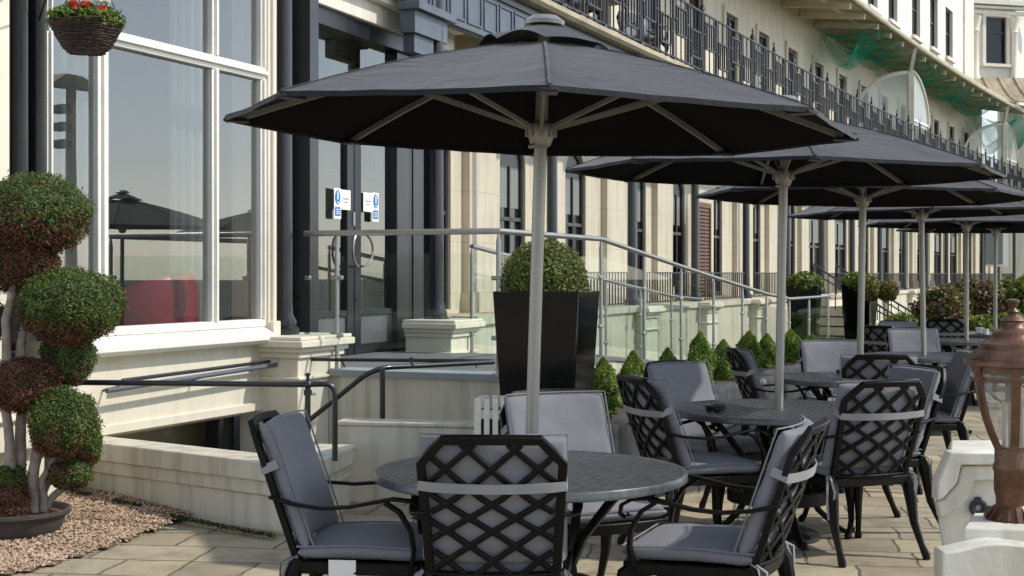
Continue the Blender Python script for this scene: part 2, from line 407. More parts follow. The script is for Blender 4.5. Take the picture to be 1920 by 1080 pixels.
def fbar(mb, s0, s1, prof, mi=0):
    b = breaks(s0, s1); n = len(prof); vs = []; fs = []
    for s in b: vs += [FP(s, o, z) for o, z in prof]
    for i in range(len(b) - 1):
        for k in range(n): fs.append((i * n + k, i * n + (k + 1) % n, (i + 1) * n + (k + 1) % n, (i + 1) * n + k))
    fs += [tuple(range(n)), tuple(range((len(b) - 1) * n, len(b) * n))[::-1]]
    mb.add(vs, fs, mi)
def fwall(mb, s0, s1, of, ob, z0, z1, ops, mi=0):
    cur = s0
    for (a, b, za, zb, arch) in sorted(ops):
        if a > cur: fbox(mb, cur, a, ob, of, z0, z1, mi)
        if za > z0: fbox(mb, a, b, ob, of, z0, za, mi)
        if arch:
            r = (b - a) / 2; n = 10
            pts = [(a + r - r * math.cos(math.pi * k / n), zb + r * math.sin(math.pi * k / n)) for k in range(n + 1)]
            for (p, q), (p2, q2) in zip(pts, pts[1:]):
                mb.hexa([FP(p, of, q), FP(p2, of, q2), FP(p2, ob, q2), FP(p, ob, q), FP(p, of, z1), FP(p2, of, z1), FP(p2, ob, z1), FP(p, ob, z1)], mi)
        else:
            if zb < z1: fbox(mb, a, b, ob, of, zb, z1, mi)
        cur = b
    if cur < s1: fbox(mb, cur, s1, ob, of, z0, z1, mi)

# ------------------------------------------------------------------ foliage
def quads_obj(name, P, Nn, size, mats, mi=None, parent=None, off=(0, 0, 0), asp=0.5, jit=0.7, up=0.0):
    """many small leaf quads at P with normals about Nn"""
    n = len(P)
    d = Nn + rng.normal(0, jit, (n, 3)); d /= np.linalg.norm(d, axis=1)[:, None] + 1e-9
    t = np.cross(d, rng.normal(0, 1, (n, 3))); 
    if up: t = t / (np.linalg.norm(t, axis=1)[:, None] + 1e-9) + np.array([0, 0, up])
    t -= d * (t * d).sum(1)[:, None]
    t /= np.linalg.norm(t, axis=1)[:, None] + 1e-9
    b = np.cross(d, t)
    sz = size * rng.uniform(0.6, 1.3, n)[:, None]
    a_, b_ = t * sz, b * sz * asp
    V = np.stack([P - a_, P - b_ * 1.0 + a_ * 0.1, P + a_, P + b_ + a_ * 0.1], 1).reshape(-1, 3) - np.array(off)
    me = bpy.data.meshes.new(name)
    me.vertices.add(4 * n); me.vertices.foreach_set('co', V.astype(np.float32).ravel())
    me.loops.add(4 * n); me.loops.foreach_set('vertex_index', np.arange(4 * n, dtype=np.int32))
    me.polygons.add(n); me.polygons.foreach_set('loop_start', np.arange(0, 4 * n, 4, dtype=np.int32))
    me.polygons.foreach_set('loop_total', np.full(n, 4, dtype=np.int32))
    for m in mats: me.materials.append(m)
    if mi is not None: me.polygons.foreach_set('material_index', mi.astype(np.int32))
    me.update(calc_edges=True); me.validate()
    o = bpy.data.objects.new(name, me); C.objects.link(o)
    if parent is not None: o.parent = parent
    elif any(off): o.location = off
    return o
def bumpy(dirs, seed, amp, fr=2.5):
    return np.array([1 + amp * noise.noise(Vector(d) * fr + Vector((seed * 3.1, seed * 1.7, seed))) for d in dirs])
def ell_points(c, r, n, seed, amp=0.12, depth=0.16, fr=2.5):
    d = rng.normal(0, 1, (n, 3)); d /= np.linalg.norm(d, axis=1)[:, None]
    k = bumpy(d, seed, amp, fr) * (1 - depth * rng.random(n) ** 1.6) * (1 + 0.025 * rng.normal(0, 1, n))
    P = np.array(c) + d * np.array(r) * k[:, None]
    nn = d / np.array(r); nn /= np.linalg.norm(nn, axis=1)[:, None]
    return P, nn, d
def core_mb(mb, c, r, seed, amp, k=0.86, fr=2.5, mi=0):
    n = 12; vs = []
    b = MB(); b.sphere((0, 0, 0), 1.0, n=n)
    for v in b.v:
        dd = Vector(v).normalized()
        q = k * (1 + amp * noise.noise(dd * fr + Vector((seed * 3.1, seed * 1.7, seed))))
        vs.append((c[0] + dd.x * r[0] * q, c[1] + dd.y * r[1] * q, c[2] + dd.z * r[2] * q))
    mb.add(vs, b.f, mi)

# ================================================================== GROUND
def sheet(name, mat, pts, z, kind='structure'):
    mb = MB(); mb.add([(p[0], p[1], z) for p in pts], [tuple(range(len(pts)))])
    return tag(mb.build(name, mat, smooth=0), kind=kind)
sheet('ground', M['tarmac'], [(-300, -300), (300, -300), (300, 300), (-300, 300)], -0.03)
sheet('patio_paving', M['paving'], [(-7, -4), (9, -4), (13.5, 24), (8.6, 24), (0.9, 9.0), (-7, 11)], 0.0)

# lawn between the patio and the building
lawn_pts = [FP(4, 2.75, 0), FP(46, 2.9, 0), FP(46, 0.6, 0), FP(4, 0.6, 0)]
g = MB(); b_ = breaks(11.5, 46)
b_ = [11.5 + i * 1.5 for i in range(24)]
vs = []; 
for s in b_: vs += [FP(s, 7.5, 0.015), FP(s, 2.0, 0.10), FP(s, 0.3, 0.14)]
g.add(vs, [(3 * i + k, 3 * i + 3 + k, 3 * i + 4 + k, 3 * i + 1 + k) for i in range(len(b_) - 1) for k in (0, 1)])
tag(g.build('lawn', M['grass']), kind='structure')
n_ = 26000
ss = rng.uniform(11.5, 45, n_); oo = rng.uniform(0.4, 7.0, n_)
P = np.array([FP(a, b, 0.04 + 0.10 * min(1, (7.5 - b) / 5.5)) for a, b in zip(ss, oo)])
tag(quads_obj('grass_blades', P, np.tile([0.3, -0.8, 0.25], (n_, 1)), 0.05, [M['grass']], asp=0.22, jit=0.6, up=2.5),
    'short mown green grass beside the hotel terrace', 'grass', kind='stuff')

# gravel bed in the corner
gp = [gr(-60, 1085), gr(60, 1074), gr(190, 1032), gr(300, 996), gr(322, 988), Vector((-1.95, 8.42, 0)), Vector((-2.9, 9.2, 0)), Vector((-3.7, 9.0, 0)), Vector((-4.5, 8.0, 0))]
def gz(x, y):      # gentle mound against the wall
    return 0.012 + 0.075 * max(0, min(1, (y - 7.3) / 1.6)) * max(0, min(1, (-1.55 - x) / 0.9))
def inpoly(x, y, poly):
    c = False; j = len(poly) - 1
    for i in range(len(poly)):
        a, b = poly[i], poly[j]
        if (a.y > y) != (b.y > y) and x < (b.x - a.x) * (y - a.y) / (b.y - a.y) + a.x: c = not c
        j = i
    return c
mb = MB(); nx = 44; st = 0.07
for i in range(50):
    for j in range(44):
        x, y = -4.6 + i * st, 6.6 + j * st
        if inpoly(x + st / 2, y + st / 2, gp):
            mb.add([(a, b, gz(a, b)) for a, b in ((x, y), (x + st, y), (x + st, y + st), (x, y + st))], [(0, 1, 2, 3)])
tag(mb.build('gravel_base', M['gravelbed']), kind='structure')
mb = MB()
ico = [(0, 0, 1), (0.9, 0, 0.1), (0.28, 0.85, 0), (-0.72, 0.52, 0.1), (-0.72, -0.52, 0), (0.28, -0.85, 0.1), (0, 0, -0.6)]
icf = [(0, 1, 2), (0, 2, 3), (0, 3, 4), (0, 4, 5), (0, 5, 1), (6, 2, 1), (6, 3, 2), (6, 4, 3), (6, 5, 4), (6, 1, 5)]
cnt = 0
while cnt < 9000:
    x, y = random.uniform(-3.6, -1.3), random.uniform(6.6, 9.2)
    if not inpoly(x + random.gauss(0, 0.03), y + random.gauss(0, 0.02), gp): continue
    r_ = random.uniform(0.007, 0.014); a = random.uniform(0, 6.28); ca, sa = math.cos(a), math.sin(a)
    sx_, sy_ = random.uniform(0.8, 1.4), random.uniform(0.7, 1.1)
    z = gz(x, y) + r_ * 0.45
    mb.add([(x + r_ * (p[0] * sx_ * ca - p[1] * sy_ * sa), y + r_ * (p[0] * sx_ * sa + p[1] * sy_ * ca), z + r_ * p[2] * 0.8) for p in ico], icf)
    cnt += 1
tag(mb.build('gravel', M['gravel'], recalc=False), 'loose brown pea gravel around the potted topiary', 'gravel', kind='stuff')

n_ = 1500
tt = rng.random(n_)
P = np.stack([-2.75 + 1.58 * tt, 8.83 - 1.22 * tt + 0.0 * tt, np.zeros(n_)], 1)
P[:, 0] += rng.normal(0, 0.012, n_) - 0.035; P[:, 1] += rng.normal(0, 0.012, n_) - 0.035
P[:, 2] = 0.008 + np.array([gz(a, b) for a, b in P[:, :2]]) + 0.012 * rng.random(n_)
keep = np.array([noise.noise(Vector((a * 3, b * 3, 2))) > -0.12 for a, b in P[:, :2]])
tag(quads_obj('wall_moss', P[keep], np.tile([0, -0.5, 0.8], (keep.sum(), 1)), 0.012, [M['core'], M['leaf']], (rng.random(keep.sum()) < 0.3).astype(int), asp=0.5),
    'dark moss and weeds along the foot of the low cream wall', 'moss', kind='stuff')
# ================================================================== HOTEL
HB = FP(0, 0, 0)
hotel = thing('hotel_building', 'long cream stuccoed seafront hotel with black iron balcony along its first floor', 'building', HB)
def part(name, mat, mb, parent=None, **kw):
    return mb.build(name, mat, parent or hotel, off=tuple(HB), **kw)

# ---- bay window (s -2.9 .. -0.15), facing o = 0.0
SB0, SB1 = S_of(84, 0.0), S_of(499, 0.0)
s_m1, s_m2 = S_of(196, 0.03), S_of(406, 0.03)
zs, zt, ztop = 1.09, 2.99, 4.3
mb = MB(); fbox(mb, SB0 - 0.7, SB1 + 0.15, -0.35, 0.0, 0.415, 0.93)         # apron wall
fbox(mb, SB0 - 0.7, SB1 + 0.16, -0.35, 0.02, 0.405, 0.47)
part('bay_wall', M['cream'], mb, bevel=0.006)
mb = MB(); fbar(mb, SB0 - 0.02, SB1 - 0.06, [(-0.2, 0.93), (0.10, 0.93), (0.13, 0.96), (0.13, 1.0), (0.02, 1.06), (-0.2, 1.06)])
part('window_sill', M['frame'], mb, bevel=0.004)
bw = MB()
fbox(bw, SB0, SB1 - 0.045, -0.06, 0.03, 1.06, zs + 0.03)
fbox(bw, SB0, SB1 - 0.045, -0.06, 0.03, zt, zt + 0.10)
fbox(bw, SB0, SB1 - 0.045, -0.03, 0.06, zt + 0.035, zt + 0.065)
for s, w, z1 in ((s_m1, 0.105, zt), (s_m2, 0.085, ztop), (SB1 - 0.075, 0.065, ztop), (SB0 + 0.02, 0.05, ztop)):
    for za, zb in ((zs + 0.03, zt), (zt + 0.10, z1)):
        if zb > za:
            fbox(bw, s - w / 2, s + w / 2, -0.05, 0.022, za, zb)
            fbox(bw, s - w * 0.18, s + w * 0.18, -0.03, 0.045, za, zb)
fr = part('bay_window', M['frame'], bw, bevel=0.006)
mb = MB()
edges = [SB0 + 0.045, s_m1 - 0.05, s_m1 + 0.05, s_m2 - 0.04, s_m2 + 0.04, SB1 - 0.105]
def sheet4(mb, a, b, o, za, zb): mb.add([FP(a, o, za), FP(b, o, za), FP(b, o, zb), FP(a, o, zb)], [(0, 1, 2, 3)])
for a, b in ((0, 1), (2, 3), (4, 5)): sheet4(mb, edges[a], edges[b], -0.02, zs + 0.03, zt)
for a, b in ((0, 3), (4, 5)): sheet4(mb, edges[a], edges[b], -0.02, zt + 0.10, ztop)
part('pane', M['winglass'], mb, fr, smooth=0)
mb = MB()   # right jamb with stepped moulding
fbox(mb, SB1 - 0.04, SB1 + 0.0, -0.3, 0.045, 1.03, 6.0); fbox(mb, SB1, SB1 + 0.055, -0.3, 0.065, 1.03, 6.0)
fbox(mb, SB1 - 0.03, SB1 + 0.075, -0.3, 0.09, 0.98, 1.10)
part('bay_jamb', M['cream'], mb, bevel=0.008)
mb = MB(); fbox(mb, S_of(-60, 0.1), S_of(19, 0.1), -0.3, 0.10, 0.9, 6.0); fbox(mb, S_of(-200, -0.1), S_of(-61, 0.1), -0.5, -0.1, 0, 6.0)
part('left_pilaster', M['cream'], mb, bevel=0.01)
mb = MB(); fbox(mb, SB0, SB1, -0.3, 0.03, ztop, 6.5); part('bay_header', M['cream'], mb)
# room behind the bay and the door
mb = MB()
fbox(mb, SB0 - 0.6, 3.2, -5.0, -4.9, 0.5, 5.0)
fbox(mb, SB0 - 0.7, SB0 - 0.6, -4.9, -0.36, 0.5, 5.0); fbox(mb, 3.2, 3.3, -4.9, -1.3, 0.5, 5.0)
fbox(mb, SB0 - 0.6, 3.2, -4.9, -0.36, 4.9, 5.0)
fbox(mb, -0.12, -0.02, -3.2, -0.5, 0.75, 4.9)
part('interior_wall', M['room'], mb)
mb = MB(); fbox(mb, SB0 - 0.6, -0.13, -4.9, -0.36, 0.55, 0.83); fbox(mb, -0.12, 3.2, -4.9, -0.5, 0.55, 0.70); part('interior_floor', M['roomfloor'], mb)
# recess under the bay
mb = MB(); fbox(mb, SB0 - 0.3, SB1 + 0.1, -0.75, -0.65, -0.6, 0.41); fbox(mb, SB0 - 0.3, SB1 + 0.1, -0.65, -0.02, 0.385, 0.404)
part('basement_recess', M['recess'], mb)
mb = MB(); fbox(mb, SB0 - 0.9, S_of(202, 0.0), -0.65, 0.0, -0.6, 0.40)
part('basement_pier', M['cream'], mb, bevel=0.006)

# ---- columns, pedestals, frieze
def column(s, o=0.0, z0=0.98, z1=4.55, r=0.068, n=16):
    c = FP(s, o, 0); mb = MB()
    mb.lathe([(r * 1.9, z0), (r * 1.9, z0 + 0.05), (r * 1.5, z0 + 0.07), (r * 1.55, z0 + 0.11), (r * 1.1, z0 + 0.16), (r, z0 + 0.24), (r * 0.94, z1 - 0.3),
              (r * 1.2, z1 - 0.28), (r * 1.2, z1 - 0.24), (r, z1 - 0.22), (r * 1.1, z1 - 0.12), (r * 1.9, z1 - 0.03), (r * 1.9, z1)], n, (c.x, c.y, 0))
    part('iron_column', M['black'], mb)
def pedestal(s0, s1, o0, o1, zb, zt_, nm='pedestal'):
    mb = MB()
    for d, a, b in ((0.07, 0.03, 0.0), (0.09, 0.085, 0.03), (0.05, 0.125, 0.085), (0.025, 0.17, 0.125), (0.0, zt_ - zb, 0.17), (0.03, 0.34, 0.315)):
        fbox(mb, s0 - d, s1 + d, o0, o1 + d, zt_ - a, zt_ - b)
    part(nm, M['cream'], mb, bevel=0.008)
column(S_of(534, 0.02) , 0.02, 0.985, 5.2, 0.062); column(S_of(72, 0.03), 0.03, 1.06, 5.0, 0.052); column(S_of(37, 0.03), 0.03, 1.06, 5.0, 0.052)
mb = MB(); fbox(mb, S_of(54, 0), S_of(62, 0), -0.03, 0.0, 1.06, 5); fbox(mb, S_of(19, 0) + 0.01, SB0 - 0.01, -0.3, -0.06, 1.06, 6); part('column_backing', M['black'], mb)
pedestal(-0.46, 0.2, -0.2, 0.34, -0.6, 0.985)
pedestal(SB0 - 0.62, SB0 + 0.12, -0.3, 0.09, 0.41, 0.93)
for k in range(1, 17):
    column(k * BAY - (0.2 if k == 1 else 0), 0.0)
    pedestal(k * BAY - 0.32 - (0.2 if k == 1 else 0), k * BAY + 0.25 - (0.2 if k == 1 else 0), -0.2, 0.30, 0.0, 1.02)
# terrace base wall and floor along the crescent
mb = MB()
fbox(mb, 3.4, 50, -0.1, 0.16, -0.1, 1.0); fbox(mb, 3.4, 50, -0.1, 0.2, 0.94, 1.03)
part('terrace_wall', M['cream_far'], mb)
mb = MB(); fbox(mb, 3.4, 50, -1.3, -0.1, 0.9, 1.0); part('terrace_floor', M['step'], mb)

# ---- ground floor wall with arched windows
ucs = [(817, 845), (937, 985), (1060, 1098), (1187, 1211), (1262, 1284), (1338, 1354), (1412, 1426)]
ops = [(S_of(a, -1.0), S_of(b, -1.0), 1.05, 2.9, True) for a, b in ucs]
s = ops[-1][1] + 1.5
while s < 48: ops.append((s, s + 1.45, 1.05, 2.8, True)); s += 2.55
mb = MB(); fwall(mb, 2.75, 50, -1.0, -1.35, 0.9, 4.6, ops)
for a, b, za, zb, ar in ops: fbox(mb, a - 0.1, b + 0.1, -1.0, -0.95, za - 0.08, za)
cur = 2.75
for a, b, *_ in ops + [(50, 50)]:         # pilaster strips between windows
    if a - cur > 0.5:
        m_ = (a + cur) / 2; w = min(0.8, (a - cur) * 0.6)
        fbox(mb, m_ - w / 2, m_ + w / 2, -1.0, -0.90, 1.0, 4.58); fbox(mb, m_ - w / 2 - 0.04, m_ + w / 2 + 0.04, -1.0, -0.87, 0.99, 1.25)
    cur = b
part('ground_floor_wall', M['ashlar'], mb)
for a, b, za, zb, ar in ops:
    mb = MB(); r = (b - a) / 2
    arc = lambda rr: [((a + r) - rr * math.cos(math.pi * k / 10), zb + rr * math.sin(math.pi * k / 10)) for k in range(11)]
    o_, i_ = arc(r), arc(r - 0.06)
    for k in range(10):
        q = [o_[k], o_[k + 1], i_[k + 1], i_[k]]
        mb.hexa([FP(x, -1.03, z) for x, z in q] + [FP(x, -1.10, z) for x, z in q])
    for x0, x1, z0, z1 in ((a, a + 0.06, za, zb), (b - 0.06, b, za, zb), (a + 0.06, b - 0.06, za, za + 0.08), (a + 0.06, b - 0.06, (za + zb) / 2 + 0.2, (za + zb) / 2 + 0.25), ((a + b) / 2 - 0.015, (a + b) / 2 + 0.015, za + 0.08, zb)):
        fbox(mb, x0, x1, -1.10, -1.04, z0, z1)
    f = part('arched_window', M['doorblk'], mb)
    mb = MB(); pts = [(a, za)] + [(b, za)] + arc(r - 0.01)[::-1]
    mb.add([FP(x, -1.08, z) for x, z in pts], [tuple(range(len(pts)))])
    part('pane', M['darkglass'], mb, f, smooth=0)
    mb = MB(); mb.add([FP(x, -1.075, z) for x, z in [(a + 0.07, zb - 0.55), (b - 0.07, zb - 0.55)] + arc(r - 0.07)[::-1]], [tuple(range(13))])
    part('blind', M['blind'], mb, f, smooth=0)
# louvred brown shutter
mb = MB(); s0, s1 = S_of(1304, -0.6), S_of(1330, -0.6)
for k in range(24): fbox(mb, s0 + 0.05, s1 - 0.05, -0.62, -0.58, 1.1 + k * 0.065, 1.145 + k * 0.065)
fbox(mb, s0, s0 + 0.05, -0.64, -0.56, 1.05, 2.75); fbox(mb, s1 - 0.05, s1, -0.64, -0.56, 1.05, 2.75); fbox(mb, s0 + 0.05, s1 - 0.05, -0.64, -0.56, 2.66, 2.75)
fbox(mb, s0 + 0.05, s1 - 0.05, -0.66, -0.645, 1.05, 2.66)
part('louvred_shutter', M['brown'], mb)

# ---- entrance
OD = -0.45
def su(u): return S_of(u, OD)
door = MB()
xl, x1, x2, x3, x4, x5, x6, x7, x8 = su(551), su(586), su(648), su(674), su(736), su(764), su(770), su(790), su(812)
zd0, zd1, zh = 0.70, 2.92, 3.72
for a, b, za, zb, dd in ((xl, x1 - 0.1, zd0, zh, 0.08), (x1 - 0.1, x1, zd0, zd1, 0.05), (x2, (x2 + x3) / 2 - 0.008, zd0, zd1, 0.05), ((x2 + x3) / 2 + 0.008, x3, zd0, zd1, 0.05),
                         (x4, x5, zd0, zh, 0.08), (x6, x7, zd0, zh, 0.06), (x7 + 0.1, x8, zd0, zh, 0.10), (xl, x8, zh, zh + 0.16, 0.12), (x1 - 0.1, x4, zd1, zd1 + 0.12, 0.055),
                         (x1, x2, zd0, 0.80, 0.045), (x3, x4, zd0, 0.80, 0.045), (x1, x2, 1.07, 1.13, 0.045), (x3, x4, 1.07, 1.13, 0.045), (x1, x2, 2.84, zd1, 0.045), (x3, x4, 2.84, zd1, 0.045)):
    fbox(door, a, b, OD - 0.06, OD + dd - 0.03, za, zb)
fbox(door, x5, x6, OD - 0.05, OD + 0.0, zd0, zh); fbox(door, x7, x7 + 0.1, OD - 0.05, OD - 0.01, zd0, zh)
ent = part('entrance_door', M['doorblk'], door, bevel=0.006)
mb = MB()
for a, b, za, zb in ((x1, x2, 1.13, 2.84), (x3, x4, 1.13, 2.84), (x1 - 0.1, x4, zd1 + 0.12, zh)): sheet4(mb, a, b, OD - 0.02, za, zb)
part('pane', M['doorglass'], mb, ent, smooth=0)
mb = MB()
for a, b in ((x1, x2), (x3, x4)): fbox(mb, a, b, OD - 0.03, OD - 0.005, 0.80, 1.07)
part('kick_panel', M['kick'], mb, ent)
def ring(cs, cz, flip):
    mb = MB(); pts = []
    for k in range(-8, 9):
        t = math.pi * k / 16 * 1.0
        pts.append(FP(cs + flip * 0.20 * math.cos(t), OD + 0.09, cz + 0.155 * math.sin(t)))
    pts = [FP(cs, OD + 0.03, cz - 0.155)] + pts + [FP(cs, OD + 0.03, cz + 0.155)]
    mb.tube(pts, 0.012, 8); part('door_handle', M['steel'], mb, ent)
ring((x2 + x3) / 2 - 0.05, 1.70, -0.55); ring((x2 + x3) / 2 + 0.05, 1.70, 1)
mb = MB(); fbox(mb, (x2 + x3) / 2 - 0.04, (x2 + x3) / 2 + 0.0, OD + 0.02, OD + 0.03, 1.93, 2.06); part('door_lock', M['steel'], mb, ent)
# stickers on both leaves: white card, blue roundel with exclamation mark, blue text block
def sticker(s_ic, s_tx):
    mb = MB(); o = OD + 0.024
    d = 1 if s_tx > s_ic else -1
    w = 0.135
    def q(sa, sb, za, zb, oo, mi): fbox(mb, min(sa, sb), max(sa, sb), oo, oo + 0.0015, za, zb, mi)
    q(s_ic - w / 2, s_ic + w / 2, 1.985, 2.27, o, 0)
    q(s_ic + d * (w / 2 + 0.0005), s_tx, 2.075, 2.262, o, 0)
    pts = [FP(s_ic + 0.052 * math.cos(t * math.pi / 12), o + 0.003, 2.185 + 0.068 * math.sin(t * math.pi / 12)) for t in range(24)]
    mb.add(pts, [tuple(range(24))], 1)
    q(s_ic - 0.011, s_ic + 0.011, 2.165, 2.238, o + 0.004, 0); q(s_ic - 0.011, s_ic + 0.011, 2.128, 2.148, o + 0.004, 0)
    q(s_ic - 0.052, s_ic + 0.052, 2.012, 2.095, o + 0.002, 1)
    for z in (2.068, 2.048, 2.03): q(s_ic - 0.034, s_ic + 0.034, z, z + 0.008, o + 0.004, 0)
    m_ = (s_ic + d * w / 2 + s_tx) / 2; hw = abs(s_tx - s_ic) * 0.22
    q(m_ - hw, m_ + hw, 2.172, 2.184, o + 0.002, 2); q(m_ - hw * 0.5, m_ + hw * 0.5, 2.14, 2.152, o + 0.002, 2)
    part('door_sign', [M['white'], M['blue'], M['ink']], mb, ent, smooth=0)
sticker(su(628.5), su(653)); sticker(su(700), su(677))
# cream head over the entrance, side pilaster, soffit
mb = MB()
fbox(mb, xl - 0.1, x8 + 0.25, -0.5, OD + 0.14, zh + 0.16, 5.2); fbox(mb, xl - 0.1, x8 + 0.3, -0.5, OD + 0.24, zh + 0.36, zh + 0.42); fbox(mb, xl - 0.1, x8 + 0.3, -0.5, OD + 0.30, zh + 0.42, zh + 0.48)
fbox(mb, x8, x8 + 0.06, -1.3, OD, 0.7, 4.6)
part('entrance_head', M['upper'], mb, bevel=0.01)
mb = MB(); fbox(mb, xl - 0.15, xl, -0.5, -0.2, 0.7, 5.2); part('entrance_jamb', M['doorblk'], mb)
# deep panelled iron frieze under the balcony with a bracket at its near end
mb = MB()
sf0 = S_of(778, 0.05)
fbox(mb, sf0, 50, -0.05, 0.02, 4.02, 4.60)
fbox(mb, sf0, 50, 0.02, 0.05, 4.50, 4.56); fbox(mb, sf0, 50, 0.02, 0.05, 4.03, 4.07)
sx = sf0
while sx < 20:
    for a, b, z0, z1 in ((0.03, 0.40, 4.11, 4.135), (0.03, 0.40, 4.435, 4.46), (0.03, 0.055, 4.135, 4.435), (0.375, 0.40, 4.135, 4.435)):
        fbox(mb, sx + a, sx + b, 0.02, 0.034, z0, z1)
    sx += 0.43
fbox(mb, sf0 - 0.02, sf0 + 0.75, -0.10, 0.06, 3.80, 4.02); fbox(mb, sf0 - 0.05, sf0 + 0.85, -0.12, 0.12, 4.02, 4.10)
fbox(mb, sf0 + 0.05, sf0 + 0.5, -0.10, 0.02, 3.62, 3.80)
part('iron_frieze', M['frieze'], mb, bevel=0.006)

# ---- balcony
mb = MB(); fbar(mb, sf0 - 0.1, 50, [(-1.4, 4.60), (0.16, 4.60), (0.20, 4.64), (0.20, 4.70), (-1.4, 4.72)]); part('balcony_floor', M['soffit'], mb)
pm = MB()   # one railing panel, local: x along, z up
PL = BAY / 2
for z in (0.06, 1.0): pm.bar((0, 0, z), (PL, 0, z), 0.035, 0.024)
for xa, xb, za, zb in ((0.14, 0.64, 0.44, 0.86), (0.89, 1.39, 0.22, 0.64)):
    for z in (za, zb): pm.bar((xa, -0.006, z), (xb, -0.006, z), 0.034, 0.024)
    for x in (xa, xb): pm.bar((x, -0.006, za), (x, -0.006, zb), 0.034, 0.03, up=(0, 1, 0))
    for k in range(1, 4):
        x = xa + (xb - xa) * k / 4; pm.bar((x, 0, za), (x, 0, zb), 0.022, up=(0, 1, 0))
    for k in (0, 2, 4):
        x = xa + (xb - xa) * k / 4; pm.bar((x, 0, 0.07), (x, 0, za), 0.018, up=(0, 1, 0)); pm.bar((x, 0, zb), (x, 0, 0.99), 0.018, up=(0, 1, 0))
    zm = (za + zb) / 2
    for x0, x1 in ((xa - 0.13, xa), (xb, xb + 0.125)): pm.bar((x0, 0, zm), (x1, 0, zm), 0.026, 0.022)
    for x in (xa - 0.06, xb + 0.06): pm.sphere((x, -0.004, zm), 0.03, n=4)
pm.bar((PL / 2, 0, 0.07), (PL / 2, 0, 0.99), 0.034, up=(0, 1, 0))
for x in (0.14, 0.39, 0.64, 0.89, 1.14, 1.39): pm.sphere((x, -0.006, 0.06), 0.026, n=4)
pb = pm.build('railing_panel', M['iron'], hotel)
pp = MB()
for dx in (-0.035, 0.035): pp.bar((dx, 0, 0.0), (dx, 0, 1.06), 0.03, up=(0, 1, 0))
pp.box((0, 0, 0.03), (0.13, 0.09, 0.06)); pp.box((0, 0, 1.06), (0.12, 0.06, 0.05))
pp.lathe([(0.03, 1.08), (0.035, 1.11), (0.012, 1.15), (0.022, 1.18), (0.0, 1.26)], 6)
pq = pp.build('railing_post', M['iron'], hotel)
first = True
s = sf0 + 0.1; s = BAY * 1.0 - PL * 0
k = 0
while s < 49.5:
    a, b = FP(s, 0.12, 4.71), FP(s + PL, 0.12, 4.71)
    rz = math.atan2(b.y - a.y, b.x - a.x)
    o = pb if first else dup(pb, hotel); o.location = a - HB; o.rotation_euler = (0, 0, rz)
    q = pq if first else dup(pq, hotel); q.location = a - HB; q.rotation_euler = (0, 0, rz)
    if k % 2: q.scale = (0.7, 0.8, 0.99)
    first = False; s += PL; k += 1
# ---- first floor wall with French windows, upper wall
ops1 = []; s = 6.3
while s < 48: ops1.append((s, s + 0.85, 4.72, 7.0, False)); s += 2.52
mb = MB(); fwall(mb, 2.4, 50, -1.5, -1.75, 4.6, 8.6, ops1); 
for a, b, *_ in ops1: fbox(mb, a - 0.14, b + 0.14, -1.5, -1.44, 7.0, 7.14); fbox(mb, a - 0.14, a, -1.5, -1.45, 4.72, 7.0); fbox(mb, b, b + 0.14, -1.5, -1.45, 4.72, 7.0)
part('first_floor_wall', M['cream_far'], mb)
ops2 = [(S_of(u - 11, -0.2), S_of(u - 11, -0.2) + 1.15, 8.42 + 0.008 * i * 4, 10.2, False) for i, u in enumerate((1590, 1638, 1677, 1721, 1755, 1784))]
mb = MB(); fwall(mb, 12, S_of(1800, -0.2), -0.2, -0.6, 8.02, 11.5, ops2)
part('upper_wall', M['upper'], mb)
for nm, ol, of in (('french_window', ops1, -1.55), ('sash_window', ops2, -0.33)):
    for a, b, za, zb, _ in ol:
        mb = MB()
        for x0, x1_, z0, z1 in ((a, a + 0.07, za, zb), (b - 0.07, b, za, zb), (a + 0.07, b - 0.07, za, za + 0.08), (a + 0.07, b - 0.07, zb - 0.07, zb), (a + 0.07, b - 0.07, (za + zb) / 2, (za + zb) / 2 + 0.05)):
            fbox(mb, x0, x1_, of - 0.03, of + 0.03, z0, z1)
        f = part(nm, M['doorblk'], mb)
        mb = MB(); fbox(mb, a + 0.01, b - 0.01, of - 0.01, of, za + 0.01, zb - 0.01); part('pane', M['darkglass'], mb, f, smooth=0)
        if nm == 'sash_window':
            mb = MB(); fbox(mb, a - 0.08, b + 0.08, -0.55, -0.10, za - 0.10, za - 0.005); part('sill', M['upper'], mb, f)
# ---- veranda roof over the balcony
mb = MB(); fbar(mb, 8, 50, [(0.20, 7.90), (0.27, 7.90), (0.30, 7.94), (0.30, 7.99), (0.20, 7.99)]); part('veranda_gutter', M['gutter'], mb); mb = MB(); fbar(mb, 8, 50, [(0.16, 7.945), (0.26, 7.995), (0.10, 8.12), (-0.19, 8.38), (-0.19, 8.30)]); part('veranda_roof', M['lead'], mb)
mb = MB(); fbar(mb, 8, 50, [(0.16, 7.9), (0.16, 7.94), (-1.5, 8.26), (-1.5, 8.2)]); part('veranda_soffit', M['soffit'], mb)
mb = MB()
for k in range(5, 31):
    s = k * BAY / 2 + 0.7
    a, b = FP(s, 0.14, 7.80), FP(s, -1.48, 7.98)
    mb.bar(a, b, 0.10, 0.13)
part('veranda_rafter', M['gutter'], mb)
